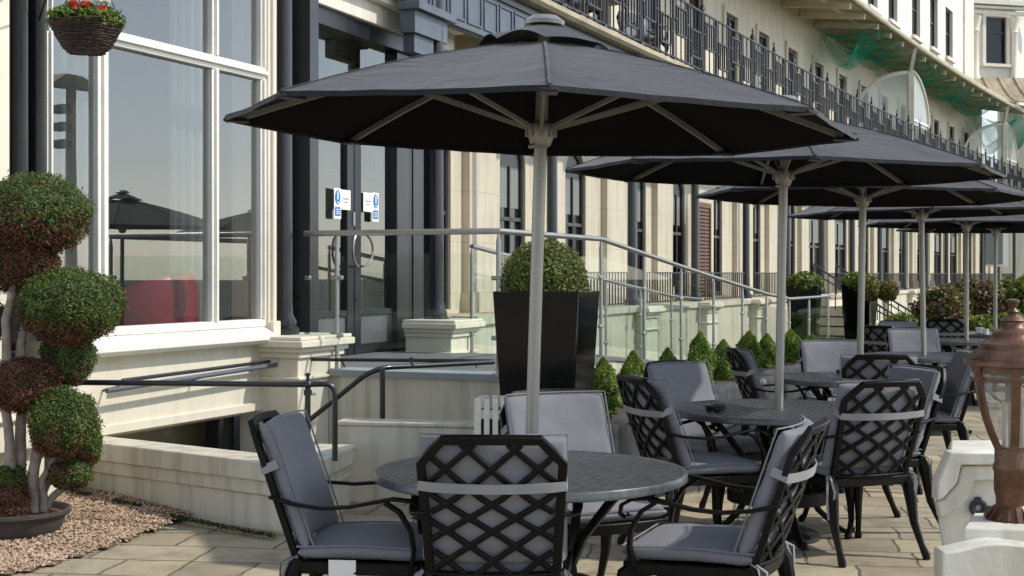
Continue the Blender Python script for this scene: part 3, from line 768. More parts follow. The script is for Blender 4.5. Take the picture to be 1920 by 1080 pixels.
# arched glazed screens across the balcony, with a post
for u, mat in ((1703, 'gutter'), (1880, 'gutter')):
    s = S_of(u, 0.0); mb = MB()
    mb.bar(FP(s, 0.06, 4.72), FP(s, 0.06, 7.2), 0.16, 0.16, up=(0, 1, 0))
    mb.bar(FP(s, 0.06, 7.2), FP(s, 0.20, 7.95), 0.10, 0.10, up=(0, 1, 0))
    part('veranda_post', M[mat], mb)
    mb = MB(); Q = [k * math.pi / 24 for k in range(13)]
    pts = [FP(s + 0.05, 0.04, 4.72), FP(s + 0.05, 0.04, 7.3)] + [FP(s + 0.06 + 2.5 * math.sin(q), 0.04, 6.0 + 1.3 * math.cos(q)) for q in Q] + [FP(s + 2.56, 0.04, 4.72)]
    mb.ribbon(pts[1:], 0.09, 0.08, (0.4, 0.9, 0)); mb.bar(FP(s, 0.04, 5.9), FP(s + 2.55, 0.04, 5.9), 0.06)
    pin = [FP(s - 0.06, 0.0, 4.72), FP(s - 0.06, 0.0, 7.2)] + [FP(s - 0.06 - 0.5 * math.sin(q), -1.3 * math.sin(q), 6.1 + 1.1 * math.cos(q)) for q in Q] + [FP(s - 0.56, -1.3, 4.72)]
    mb.ribbon(pin[1:], 0.09, 0.08, (0.9, -0.4, 0))
    sc = part('arched_screen', M['frame'], mb)
    mb = MB(); mb.add(pts, [tuple(range(len(pts)))]); mb.add(pin, [tuple(range(len(pin)))])
    part('pane', M['screen'], mb, sc, smooth=0)
# ---- end wing with bow front, turned towards the viewer
wy = 55.0
def wp(u, z, y=wy): return Vector(((u - U0) * y / F, y, z))
def zv(v, y=wy): return H + (V0 - v) * y / F
ax = lambda u, y=wy: (u - U0) * y / F
mb = MB()
e0 = FP(S_of(1800, -0.2), -0.2, 0)
WX = [e0.x, ax(1827), ax(1908), ax(1990)]
wz0, wz1 = 8.3, 13.4
def slab(x0, y0, x1, y1, th=0.4): mb.hexa([(x0, y0, wz0), (x1, y1, wz0), (x1, y1 + th, wz0), (x0, y0 + th, wz0), (x0, y0, wz1), (x1, y1, wz1), (x1, y1 + th, wz1), (x0, y0 + th, wz1)])
slab(WX[0] + 0.02, e0.y + 0.1, WX[1], wy)
wa, wb, wza, wzb = ax(1851), ax(1893), zv(118), zv(30)
for x0, x1_, z0, z1 in ((WX[1], wa, wz0, wz1), (wb, WX[2], wz0, wz1), (wa, wb, wz0, wza), (wa, wb, wzb, wz1)):
    mb.box(((x0 + x1_) / 2, wy + 0.2, (z0 + z1) / 2), (x1_ - x0, 0.4, z1 - z0))
slab(WX[2], wy, WX[3], wy + 1.4)
mb.box(((wa + wb) / 2, wy - 0.08, wza - 0.07), (wb - wa + 0.34, 0.2, 0.12))
for x0, x1_, z0, z1 in ((wa - 0.16, wa - 0.02, wza, wzb + 0.16), (wb + 0.02, wb + 0.16, wza, wzb + 0.16), (wa - 0.02, wb + 0.02, wzb + 0.02, wzb + 0.16)):
    mb.box(((x0 + x1_) / 2, wy - 0.03, (z0 + z1) / 2), (x1_ - x0, 0.08, z1 - z0))
for x in (WX[1] + 0.03, WX[2] + 0.03):
    mb.lathe([(0.20, wz0), (0.20, 9.3), (0.15, 9.4), (0.14, zv(62)), (0.19, zv(58)), (0.15, zv(54)), (0.24, zv(36)), (0.27, zv(31))], 14, (x, wy - 0.06, 0))
for v, h, d in ((22, 0.14, 0.14), (13, 0.10, 0.26), (4, 0.2, 0.40)):
    mb.box(((WX[1] + WX[3]) / 2, wy - d / 2, zv(v)), (WX[3] - WX[1] + 0.5, d, h * 0.98))
def skew(m): 
    m.v = [(x, y + max(0, x - WX[1]) * 0.28, z) for x, y, z in m.v]; return m
wing = part('end_wing', M['upper'], skew(mb))
mb = MB()
for x0, x1_, z0, z1 in ((wa, wa + .07, wza, wzb), (wb - .07, wb, wza, wzb), (wa + .07, wb - .07, wza, wza + .08), (wa + .07, wb - .07, wzb - .08, wzb), (wa + .07, wb - .07, zv(60), zv(60) + 0.07)):
    mb.box(((x0 + x1_) / 2, wy + 0.12, (z0 + z1) / 2), (x1_ - x0, 0.06, z1 - z0))
f = part('sash_window', M['doorblk'], skew(mb))
mb = MB(); mb.box(((wa + wb) / 2, wy + 0.14, (wza + wzb) / 2), (wb - wa - .04, 0.01, wzb - wza - .04)); part('pane', M['darkglass'], skew(mb), f)
mb = MB(); mb.tube([wp(1806, 8.2, 49.0), wp(1806, 13, 49.0)], 0.07); part('downpipe', M['gutter'], mb)
mb = MB()   # curved lead canopy of the wing
def cano(a, b):
    x = ax(1800, 50) + (ax(1985) - ax(1800, 50)) * a; yb = 50.5 + 4.3 * min(1, a * 3.0)
    return Vector((x + 0.25 * (1 - b), yb - 1.3 * (1 - b) * min(1, 0.3 + a * 3), 8.12 + (zv(148) - 8.12) * (b ** 1.5)))
mb.grid(cano, 24, 8)
for k in range(10): mb.tube([cano(k / 9, j / 8) + Vector((0, -0.02, 0.02)) for j in range(9)], 0.035, 5)
part('wing_canopy', M['lead'], mb, solid=0.04)
mb = MB()   # rear wall of wing at ground and first floor, facing viewer
mb.box((ax(1975, 57.5), 57.7, 4.2), (4.4, 0.3, 8.4)); part('wing_wall', M['cream_far'], mb)
mb = MB(); mb.box((ax(1866, 50.5), 50.3, 2.55), (0.75, 0.1, 1.6)); part('wing_window', M['frame'], mb)
mb = MB(); mb.box((ax(1864, 50.2), 50.2, 2.55), (0.62, 0.04, 1.45)); part('wing_pane', M['blind'], mb)

# low railing between the pedestals of the terrace
mb0 = MB()
for z in (0.03, 0.46): mb0.bar((0, 0, z), (2.4, 0, z), 0.03, 0.02)
for k in range(20): mb0.bar((0.06 + k * 0.12, 0, 0.03), (0.06 + k * 0.12, 0, 0.46), 0.016, up=(0, 1, 0))
tr = mb0.build('terrace_railing', M['iron'], hotel)
first = True
for k in range(2, 16):
    if k == 6: continue
    a, b = FP(k * BAY + 0.33, 0.05, 1.03), FP(k * BAY + 2.73, 0.05, 1.03)
    o = tr if first else dup(tr, hotel); first = False
    o.location = a - HB; o.rotation_euler = (0, 0, math.atan2(b.y - a.y, b.x - a.x))
# curtains and seating inside the bay
def curtain(ua, ub, z0, z1, o, lab):
    a, b = S_of(ua, o), S_of(ub, o); mb = MB(); n = 40
    mb.grid(lambda x, y: FP(a + (b - a) * x, o + 0.03 * math.sin(x * (b - a) * 55) + 0.01 * math.sin(x * 31), z0 + (z1 - z0) * y), n, 2)
    return tag(mb.build('sheer_curtain', M['sheer'], off=tuple(FP(a, o, z0)), smooth=60), lab, 'curtain', 'sheer curtains inside the bay window')
curtain(86, 200, 0.83, 4.3, -0.34, 'pale sheer curtain behind the left pane of the bay window')
curtain(318, 392, 0.83, 4.3, -0.40, 'pale sheer curtain behind the right half of the wide bay pane')
curtain(455, 512, 0.83, 4.3, -0.45, 'narrow sheer curtain behind the right pane of the bay window')
sc = FP(S_of(272, -0.62), -0.62, 0.83)
arm = thing('red_armchair', 'red rounded armchair with beige seat seen through the bay window', 'armchair', sc, R(67))
mb = MB(); mb.grid(lambda x, y: Vector((0.36 * math.cos(math.pi * (0.95 + 1.1 * x)), 0.32 * math.sin(math.pi * (0.95 + 1.1 * x)), 0.12 + (0.32 + 0.20 * math.sin(math.pi * x)) * y)) * (1 + 0.08 * math.sin(math.pi * y)), 24, 8)
mb.build('backrest', M['red'], arm, solid=0.09)
mb = MB(); mb.box((0, 0.05, 0.28), (0.56, 0.55, 0.2)); mb.build('seat', M['beige'], arm, bevel=0.05)
for x in (-0.28, 0.28):
    for y in (-0.2, 0.28):
        mb = MB(); mb.tube([(x, y, 0), (x, y, 0.19)], 0.02); mb.build('leg', M['brown'], arm)
tp = FP(S_of(448, -1.2), -1.2, 0.83)
tb = thing('side_table', 'dark round side table inside behind the right bay pane', 'table', tp)
mb = MB(); mb.lathe([(0.3, 0.68), (0.3, 0.72)], 20); mb.build('tabletop', M['doorblk'], tb)
mb = MB(); mb.lathe([(0.2, 0), (0.2, 0.02), (0.03, 0.04), (0.03, 0.68)], 12); mb.build('pedestal', M['doorblk'], tb)

# debris netting under the veranda roof
def net(ua, ub, lab, seed, o0=0.1, o1=-1.3, zt_=7.75, sag=0.6):
    a, b = S_of(ua, 0), S_of(ub, 0); mb = MB()
    def fn(x, y):
        z = zt_ - sag * (math.sin(math.pi * y) ** 0.8) * (0.55 + 0.45 * math.sin(x * (b - a) * 1.35 + seed)) - 0.12 * noise.noise(Vector((x * 9, y * 4, seed)))
        return FP(a + (b - a) * x, o0 + (o1 - o0) * y + 0.1 * noise.noise(Vector((x * 5, y * 3, seed + 4))), z)
    mb.grid(fn, 40, 14)
    tag(mb.build('debris_netting', M['net'], off=tuple(FP(a, o0, zt_))), lab, 'netting', 'green netting under the veranda')
net(1628, 1688, 'green debris netting sagging in a loose bundle left of the arched screen', 1, o0=-0.2, o1=-1.2, sag=0.85, zt_=7.6)
net(1630, 1700, 'thin green debris netting stretched flat above the loose bundle', 9, sag=0.25, zt_=7.75)
net(1716, 1880, 'green debris netting stretched under the veranda right of the arched screen', 4, sag=0.5, zt_=7.8)
net(1884, 1960, 'green debris netting hanging beside the end wing', 7, zt_=7.8, sag=1.6)

# ================================================================== LANDING, RAMP, BALUSTRADES
O_OUT, O_IN = 1.82, 0.34
sr0 = S_of(1127, O_OUT)
def ramp_z(s): return 0.70 if s < sr0 else max(0.0, 0.70 - 0.086 * (s - sr0))
ramp_t = thing('entrance_ramp', 'raised cream entrance landing with grey floor and long wheelchair ramp', 'ramp', FP(0, 1.0, 0))
RO = tuple(FP(0, 1.0, 0))
sr1 = S_of(1556, O_OUT)
mb = MB(); fbox(mb, 0.0, sr0, OD - 0.05, 1.92, -0.5, 0.66)
n = 10; vs = []
for i in range(n + 1):
    s = sr0 + (sr1 - sr0) * i / n; z = ramp_z(s) - 0.04
    vs += [FP(s, 1.92, -0.1), FP(s, 1.92, z), FP(s, 0.31, z), FP(s, 0.31, -0.1)]
mb.add(vs, [(4 * i + k, 4 * i + (k + 1) % 4, 4 * i + 4 + (k + 1) % 4, 4 * i + 4 + k) for i in range(n) for k in range(4)])
mb.build('ramp_wall', M['lowwall'], ramp_t, off=RO, bevel=0.008)
mb = MB(); fbox(mb, -0.03, 0.30, 0.36, 1.945, 0.655, 0.704); mb.build('landing_edge', M['landing'], ramp_t, off=RO)
mb = MB(); fbox(mb, 0.0, sr0, OD - 0.05, 1.94, 0.662, 0.70)
vs = []
for i in range(n + 1):
    s = sr0 + (sr1 - sr0) * i / n; z = ramp_z(s)
    vs += [FP(s, 1.94, z - 0.038), FP(s, 1.94, z), FP(s, 0.31, z), FP(s, 0.31, z - 0.038)]
mb.add(vs, [(4 * i + k, 4 * i + (k + 1) % 4, 4 * i + 4 + (k + 1) % 4, 4 * i + 4 + k) for i in range(n) for k in range(4)])
mb.build('landing_floor', M['landing_grey'], ramp_t, off=RO)

def balustrade(lab, pts, hgt, end_left=None, group='glass balustrades of the ramp', skip0=False):
    b0 = Vector((pts[0].x, pts[0].y, pts[0].z))
    t = thing('glass_balustrade', lab, 'balustrade', b0, 0, group)
    off = tuple(b0)
    tops = [p + Vector((0, 0, hgt)) for p in pts]
    mb = MB(); mb.tube(tops, 0.024, 10); mb.build('handrail', M['steel'], t, off=off)
    for i, p in enumerate(pts):
        if i == 0 and skip0: continue
        mb = MB(); mb.tube([p, p + Vector((0, 0, hgt - 0.08)), p + Vector((0, 0, hgt - 0.02))], [0.018, 0.018, 0.008], 10)
        mb.lathe([(0.05, 0), (0.05, 0.012)], 12, tuple(p))
        mb.build('post', M['steel'], t, off=off)
    for a, b in zip(pts, pts[1:]):
        d = (b - a); h = Vector((d.x, d.y, 0)).normalized(); nn = Vector((h.y, -h.x, 0)) * 0.006
        p0, p1 = a + h * 0.05, b - h * 0.05
        mb = MB(); z0, z1 = Vector((0, 0, 0.10)), Vector((0, 0, hgt - 0.17))
        p0.z = a.z; p1.z = b.z
        mb.hexa([p0 + z0 - nn, p1 + z0 - nn, p1 + z0 + nn, p0 + z0 + nn, p0 + z1 - nn, p1 + z1 - nn, p1 + z1 + nn, p0 + z1 + nn])
        mb.build('glass_panel', M['balglass'], t, off=off, smooth=0)
        for q, sg in ((p0, 1), (p1, -1)):
            for zz in (0.28, hgt - 0.36):
                if q is p0 and a is pts[0] and skip0 is None: continue
                mb = MB(); c = q + Vector((0, 0, zz)) - h * sg * 0.02
                mb.box(tuple(c), (0.055, 0.032, 0.036), math.atan2(h.y, h.x)); mb.build('glass_clip', M['steel'], t, off=off, bevel=0.01)
    return t
us = [1127, 1208, 1277, 1338, 1392, 1437, 1480, 1517, 1553]
outer = [FP(0.03, 0.10, 0.70), FP(0.03, 0.40, 0.70), FP(0.03, O_OUT, 0.70)] + [FP(S_of(u, O_OUT), O_OUT, ramp_z(S_of(u, O_OUT))) for u in us]
balustrade('glass balustrade along the outer edge of the landing and ramp, nearest the tables', outer, 1.10, skip0=True)
inn = [2.95, 4.3, 5.7, 7.1, 8.5, 9.9, 11.3]
balustrade('glass balustrade on the building side of the ramp, seen behind the outer panels', [FP(s, O_IN, ramp_z(s)) for s in inn], 1.08)

# ================================================================== LOW WALLS AND PIPE RAILS
def plan_wall(name, lab, pts, z0, z1, th, cop=True, mat='lowwall'):
    """wall following plan points; offsets to its left side"""
    mb = MB(); pts = [Vector(p) for p in pts]
    def strip(o0, o1, za, zb):
        n = len(pts); L0, L1 = [], []
        for i, p in enumerate(pts):
            ds = []
            if i > 0: ds.append((pts[i] - pts[i - 1]).normalized())
            if i < n - 1: ds.append((pts[i + 1] - pts[i]).normalized())
            ns = [Vector((-d.y, d.x)) for d in ds]
            m_ = sum(ns, Vector((0, 0))).normalized(); k = 1 / max(0.4, m_.dot(ns[0]))
            L0.append(p + m_ * o0 * k); L1.append(p + m_ * o1 * k)
        vs = []
        for a, b in zip(L0, L1): vs += [(a.x, a.y, za), (b.x, b.y, za), (b.x, b.y, zb), (a.x, a.y, zb)]
        fs = [(4 * i + k, 4 * i + (k + 1) % 4, 4 * i + 4 + (k + 1) % 4, 4 * i + 4 + k) for i in range(n - 1) for k in range(4)] + [(0, 1, 2, 3), tuple(range(4 * n - 4, 4 * n))[::-1]]
        mb.add(vs, fs)
    if cop:
        strip(0.02, th - 0.02, z0, z1 - 0.2)
        strip(0.0, th - 0.0, z1 - 0.2, z1 - 0.115)
        strip(-0.03, th + 0.03, z1 - 0.115, z1)
    else:
        strip(0.012, th - 0.012, z0, z1 - 0.03); strip(0.0, th, z1 - 0.03, z1)
    c = (pts[0].x, pts[0].y, 0.0)
    return tag(mb.build(name, M[mat], off=c, bevel=0.009), lab, 'wall')
A0 = Vector((-3.05, 9.15)); A1 = Vector((-1.17, 7.76)); A2 = Vector((-1.0, 8.72))
plan_wall('low_wall', 'low cream wall with stepped coping in front of the basement recess, beside the gravel', [A0, A1, A2], -0.05, 0.40, 0.2)
plan_wall('low_wall', 'low cream wall under the entrance landing, behind the nearest table', [(-1.14, 8.97), (0.2, 8.74)], -0.05, 0.52, 0.2, cop=False)
def bend(pts, r=0.07, n=5):
    pts = [Vector(p) for p in pts]; out = [pts[0]]
    for i in range(1, len(pts) - 1):
        a = pts[i] + (pts[i - 1] - pts[i]).normalized() * r; b = pts[i] + (pts[i + 1] - pts[i]).normalized() * r
        for k in range(n + 1):
            t = k / n; out.append(a * (1 - t) ** 2 + pts[i] * 2 * t * (1 - t) + b * t * t)
    return out + [pts[-1]]
q0 = at(577, 721, 7.92); q1 = at(628, 719, 7.95)
t = thing('pipe_handrail', 'black pipe handrail standing on the low cream wall beside the gravel', 'handrail', (q0.x, q0.y, 0.4)); off = (q0.x, q0.y, 0.4)
mb = MB(); mb.tube(bend([at(150, 717, 8.05), q0, q1, Vector((q1.x, q1.y, 0.40))]), 0.0165, 10); mb.build('rail', M['black'], t, off=off)
mb = MB(); mb.tube([q0, Vector((q0.x, q0.y, 0.40))], 0.0165, 10); mb.sphere(tuple(q0), 0.026, n=6); mb.lathe([(0.024, -0.06), (0.024, -0.03)], 10, tuple(q0)); mb.lathe([(0.010, 0.0), (0.010, 0.05), (0.02, 0.06), (0.0, 0.07)], 8, tuple(q0)); mb.build('post', M['black'], t, off=off)
# rails fixed along the bay wall
a, b = FP(S_of(200, 0.14), 0.14, 0.715), FP(S_of(530, 0.14), 0.14, 0.765)
t = thing('pipe_rail', 'pair of dark pipe rails running along the bay wall above the basement recess', 'rail', a); off = tuple(a)
mb = MB(); mb.tube([a, b], 0.018, 10); mb.build('rail', M['frieze'], t, off=off)
mb = MB(); mb.tube([FP(S_of(230, 0.10), 0.10, 0.765), FP(S_of(505, 0.10), 0.10, 0.79)], 0.014, 10); mb.build('rail', M['black'], t, off=off)
for u in (215, 380, 520):
    p_ = S_of(u, 0.1); mb = MB(); mb.tube([FP(p_, 0.0, 0.70), FP(p_, 0.14, 0.735)], 0.008, 6); mb.build('bracket', M['black'], t, off=off)
# stair rail down to the basement
a = at(925, 679, 10.2); pk = at(700, 690, 9.35); dn = at(538, 822, 9.75); ps = at(717, 692, 9.33)
t = thing('stair_handrail', 'black tubular handrail sloping down to the basement below the landing', 'handrail', (ps.x, ps.y, 0.2)); off = (ps.x, ps.y, 0.2)
mb = MB(); mb.tube(bend([a, pk, dn], 0.16), 0.018, 10); mb.build('rail', M['black'], t, off=off)
mb = MB(); mb.tube([ps, Vector((ps.x, ps.y, -0.05))], 0.019, 10); mb.build('post', M['black'], t, off=off)
mb = MB(); c = at(771, 684, 9.6); mb.lathe([(0.02, -0.02), (0.02, 0.0), (0.006, 0.01), (0.006, 0.04), (0.016, 0.05)], 10, tuple(c)); mb.build('finial', M['black'], t, off=off)
mb = MB(); mb.tube([at(568, 674, 10.95), at(925, 677, 10.45)], 0.014, 8); 
for u in (640, 771, 890):
    y_ = 10.95 - (u - 568) / 357 * 0.5; p_ = at(u, 675, y_); mb.tube([p_, p_ + Vector((0.01, 0.12, -0.06))], 0.008, 6)
c = at(568, 674, 10.95)
tag(mb.build('wall_rail', M['black'], off=tuple(c)), 'thin black rail fixed along the front edge of the landing', 'rail')
# black hopper in the recess
c = FP(S_of(412, -0.32), -0.32, 0)
mb = MB(); mb.box((0, 0, 0.22), (0.20, 0.16, 0.36)); mb.box((0.035, 0, -0.02), (0.09, 0.10, 0.14)); mb.box((0.035, 0, -0.3), (0.07, 0.07, 0.5))
tag(mb.build('downpipe_hopper', M['black'], bevel=0.03, off=(0, 0, 0)), 'black iron downpipe hopper inside the basement recess under the bay', 'downpipe')
bpy.data.objects['downpipe_hopper'].location = c; bpy.data.objects['downpipe_hopper'].rotation_euler = (0, 0, R(67))

# ================================================================== TABLES
def make_table():
    root = thing('patio_table', '', 'table')
    RT, z0 = 0.60, 0.72
    mb = MB(); nr, na = 120, 440
    def top(i, j):
        r = RT * 0.965 * i; a = 2 * math.pi * j
        x, y = r * math.cos(a), r * math.sin(a)
        p = 0.050
        u, v = (x + y) / p * 0.7071, (x - y) / p * 0.7071
        cu, cv = math.floor(u), math.floor(v)
        fu, fv = u - cu, v - cv
        over = (cu + cv) % 2 == 0
        hgt = (math.sin(math.pi * fu) ** 0.5 * (0.5 + 0.5 * math.sin(math.pi * fv))) if over else (math.sin(math.pi * fv) ** 0.5 * (0.5 + 0.5 * math.sin(math.pi * fu)))
        return (x, y, z0 - 0.012 + 0.012 * hgt)
    mb.grid(top, nr, na)
    mb.m = [1 if sum(mb.v[k][2] for k in f) / 4 < z0 - 0.0078 else 0 for f in mb.f]
    mb.build('tabletop', [M['ttop'], M['cast']], root, smooth=60)
    mb = MB(); mb.lathe([(RT * 0.955, z0 - 0.004), (RT * 0.97, z0 + 0.002), (RT * 0.99, z0), (RT, z0 - 0.010), (RT, z0 - 0.030), (RT * 0.975, z0 - 0.036), (RT * 0.955, z0 - 0.02)], 72)
    mb.build('rim', M['ttop'], root)
    mb = MB(); mb.lathe([(0.0, z0 - 0.03), (RT * 0.96, z0 - 0.022), (RT * 0.96, z0 - 0.018), (0, z0 - 0.018)], 40); mb.build('underside', M['cast'], root)
    for k in range(4):
        a = math.pi / 4 + k * math.pi / 2; mb = MB()
        pr = [(0.40, 0.69), (0.33, 0.62), (0.22, 0.48), (0.165, 0.36), (0.17, 0.26), (0.23, 0.15), (0.33, 0.06), (0.39, 0.025), (0.425, 0.03), (0.43, 0.055)]
        d = Vector((math.cos(a), math.sin(a), 0))
        mb.ribbon([d * r + Vector((0, 0, z)) for r, z in pr], [0.05, 0.055, 0.05, 0.05, 0.05, 0.045, 0.04, 0.04, 0.035, 0.03], 0.030, lambda i: d.cross(Vector((0, 0, 1))).cross(Vector((0, 0, 1))) * -1 + Vector((0, 0, 0.01)))
        mb.build('leg', M['cast'], root, bevel=0.008)
    mb = MB()
    for r, w in ((0.27, 0.03), (0.15, 0.022)):
        mb.ribbon([(r * math.cos(t * math.pi / 18), r * math.sin(t * math.pi / 18), 0.27) for t in range(37)], w, 0.016)
    for k in range(16):
        a = k * math.pi / 8
        for sg in (1, -1):
            mb.ribbon([(rr * math.cos(a + sg * tt), rr * math.sin(a + sg * tt), 0.27) for rr, tt in ((0.06, 0), (0.13, 0.25), (0.19, 0.28), (0.27, 0.1))], 0.014, 0.014)
    mb.ribbon([(0.28 * math.cos(t * math.pi / 18), 0.28 * math.sin(t * math.pi / 18), 0.24) for t in range(37)], 0.012, 0.06)
    mb.build('lower_shelf', M['cast'], root)
    return root
TP = [(995, 880), (1460, 766), (1612, 707.5), (1732, 666), (1812, 638), (1866, 625)]
tlabels = ['round dark metal table nearest the camera, with a woven top', 'round dark metal table with a black ashtray, second from the camera',
           'round dark metal table behind the ashtray table, third from the camera', 'round dark metal table beside the covered grey chair, fourth from the camera',
           'round dark metal table seen just below the cup table, fifth from the camera', 'round dark metal table carrying a white cup, farthest from the camera']
TPOS = []
tproto = make_table()
for i, (u, v) in enumerate(TP):
    Y = (H - 0.72) * F / (v - V0); X = (u - U0) * Y / F
    TPOS.append((X, Y))
    o = tproto if i == 0 else dup(tproto)
    o.location = (X, Y, 0); o.rotation_euler = (0, 0, R([20, 52, 33, 10, 40, 25][i]))
    tag(o, tlabels[i], 'table', 'round patio tables under the parasols')

# ================================================================== PARASOLS
def make_parasol():
    root = thing('parasol', '', 'parasol')
    RR, zr, zt_, r0 = 1.215, 2.038, 2.345, 0.13
    def rib(k, r): 
        a = -math.pi / 2 + k * math.pi / 4
        t = (r - r0) / (RR - r0)
        return Vector((r * math.cos(a), r * math.sin(a), zt_ + (zr - zt_) * t + 0.02 * math.sin(math.pi * t)))
    mb = MB(); shd = MB(); nr, na = 14, 8
    for k in range(8):
        def fn(i, j):
            r = r0 + (RR - r0) * i
            p = rib(k, r).lerp(rib(k + 1, r), j)
            p.z -= 0.016 * math.sin(math.pi * j) * math.sin(math.pi * min(1, i * 0.9 + 0.05)) - 0.005 * noise.noise(Vector((p.x * 6, p.y * 6, k))) * math.sin(math.pi * j)
            sc = 1 - 0.005 * math.sin(math.pi * j) * i
            return (p.x * sc, p.y * sc, p.z)
        mb.grid(fn, nr, na)
        mb.grid(lambda i, j: Vector(fn(1, j)) + Vector((0, 0, -0.018 * i)), 1, na)
        shd.grid(lambda i, j: Vector(fn(i, j)) * 0.998 + Vector((0, 0, -0.004)), nr, na)
    cn = mb.build('canopy', M['canopy'], root, smooth=50, recalc=False); shd.build('shade_layer', M['shade_layer'], cn, smooth=50, recalc=False)  # added black sheet below the canvas darkens the shaded underside
    mb = MB()
    for k in range(8):
        mb.ribbon([rib(k, r) + Vector((0, 0, 0.003)) for r in (0.14, 0.4, 0.6, 0.8, 1.0, 1.21)], 0.012, 0.003)
    mb.build('seam', M['canopy'], cn)
    mb = MB(); RV = 0.25
    for k in range(8):
        def fv(i, j):
            r = 0.03 + (RV - 0.03) * i
            a = rib(k, max(r, r0)); a = Vector((a.x, a.y, 0)).normalized() * r; b = rib(k + 1, max(r, r0)); b = Vector((b.x, b.y, 0)).normalized() * r
            p = a.lerp(b, j); z = 2.425 - 0.085 * i ** 1.2 + (0.030 if k in (6, 7, 2) else 0.008) * math.sin(math.pi * j) * i ** 2
            return (p.x, p.y, z)
        mb.grid(fv, 6, 8)
    mb.build('vent_cap', M['canopy'], root, smooth=50, recalc=False)
    mb = MB(); mb.lathe([(0.0, 2.42), (0.075, 2.425), (0.078, 2.44), (0.05, 2.46), (0.0, 2.468)], 20); mb.build('finial', M['steel'], root)
    mb = MB(); mb.lathe([(0.0245, 0.02), (0.0245, 2.42)], 20); mb.build('pole', M['pole'], root)
    mb = MB(); mb.lathe([(0.026, 1.955), (0.038, 1.965), (0.050, 2.00), (0.056, 2.035), (0.05, 2.05), (0.02, 2.05)], 16)
    for k in range(8):
        a = -math.pi / 2 + k * math.pi / 4; mb.box((0.05 * math.cos(a), 0.05 * math.sin(a), 2.02), (0.022, 0.016, 0.05), a)
    mb.tube([(-0.015, -0.02, 1.965), (-0.045, -0.03, 1.955)], 0.010, 8)
    mb.build('runner_hub', M['pole'], root, bevel=0.004)
    for k in range(8):
        mb = MB(); mb.ribbon([rib(k, r) + Vector((0, 0, -0.024)) for r in (0.08, 0.3, 0.55, 0.8, 1.0, 1.16)], 0.014, 0.022)
        rb = mb.build('rib', M['pole'], root)
        mb = MB(); e = rib(k, 0.60); a = Vector((e.x, e.y, 0)).normalized() * 0.05 + Vector((0, 0, 2.03))
        mb.ribbon([a, e + Vector((0, 0, -0.035))], 0.012, 0.016); mb.build('strut', M['pole'], rb)
    for k in range(8):
        mb = MB(); e = rib(k, RR - 0.045); a = math.atan2(e.y, e.x)
        mb.box((e.x, e.y, e.z - 0.030), (0.09, 0.055, 0.012), a); mb.build('corner_pocket', M['canopy'], cn, bevel=0.004)
    mb = MB(); mb.lathe([(0.24, 0), (0.24, 0.030), (0.22, 0.042), (0.05, 0.055), (0.045, 0.06), (0.034, 0.07), (0.034, 0.26), (0.0245, 0.262)], 36); mb.build('base', M['doorblk'], root)
    return root
plabels = ['large black parasol nearest the camera', 'black parasol second from the camera, over the ashtray table', 'black parasol third from the camera',
           'black parasol fourth from the camera, in front of the hedge', 'black parasol fifth from the camera', 'black parasol farthest from the camera']
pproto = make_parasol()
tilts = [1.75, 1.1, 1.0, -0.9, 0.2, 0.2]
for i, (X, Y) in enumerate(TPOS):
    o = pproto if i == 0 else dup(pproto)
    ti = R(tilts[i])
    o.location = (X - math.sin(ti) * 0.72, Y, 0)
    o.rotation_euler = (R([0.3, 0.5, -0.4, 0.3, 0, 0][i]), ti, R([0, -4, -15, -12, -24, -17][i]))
    tag(o, plabels[i], 'parasol', 'black parasols in a row along the patio')

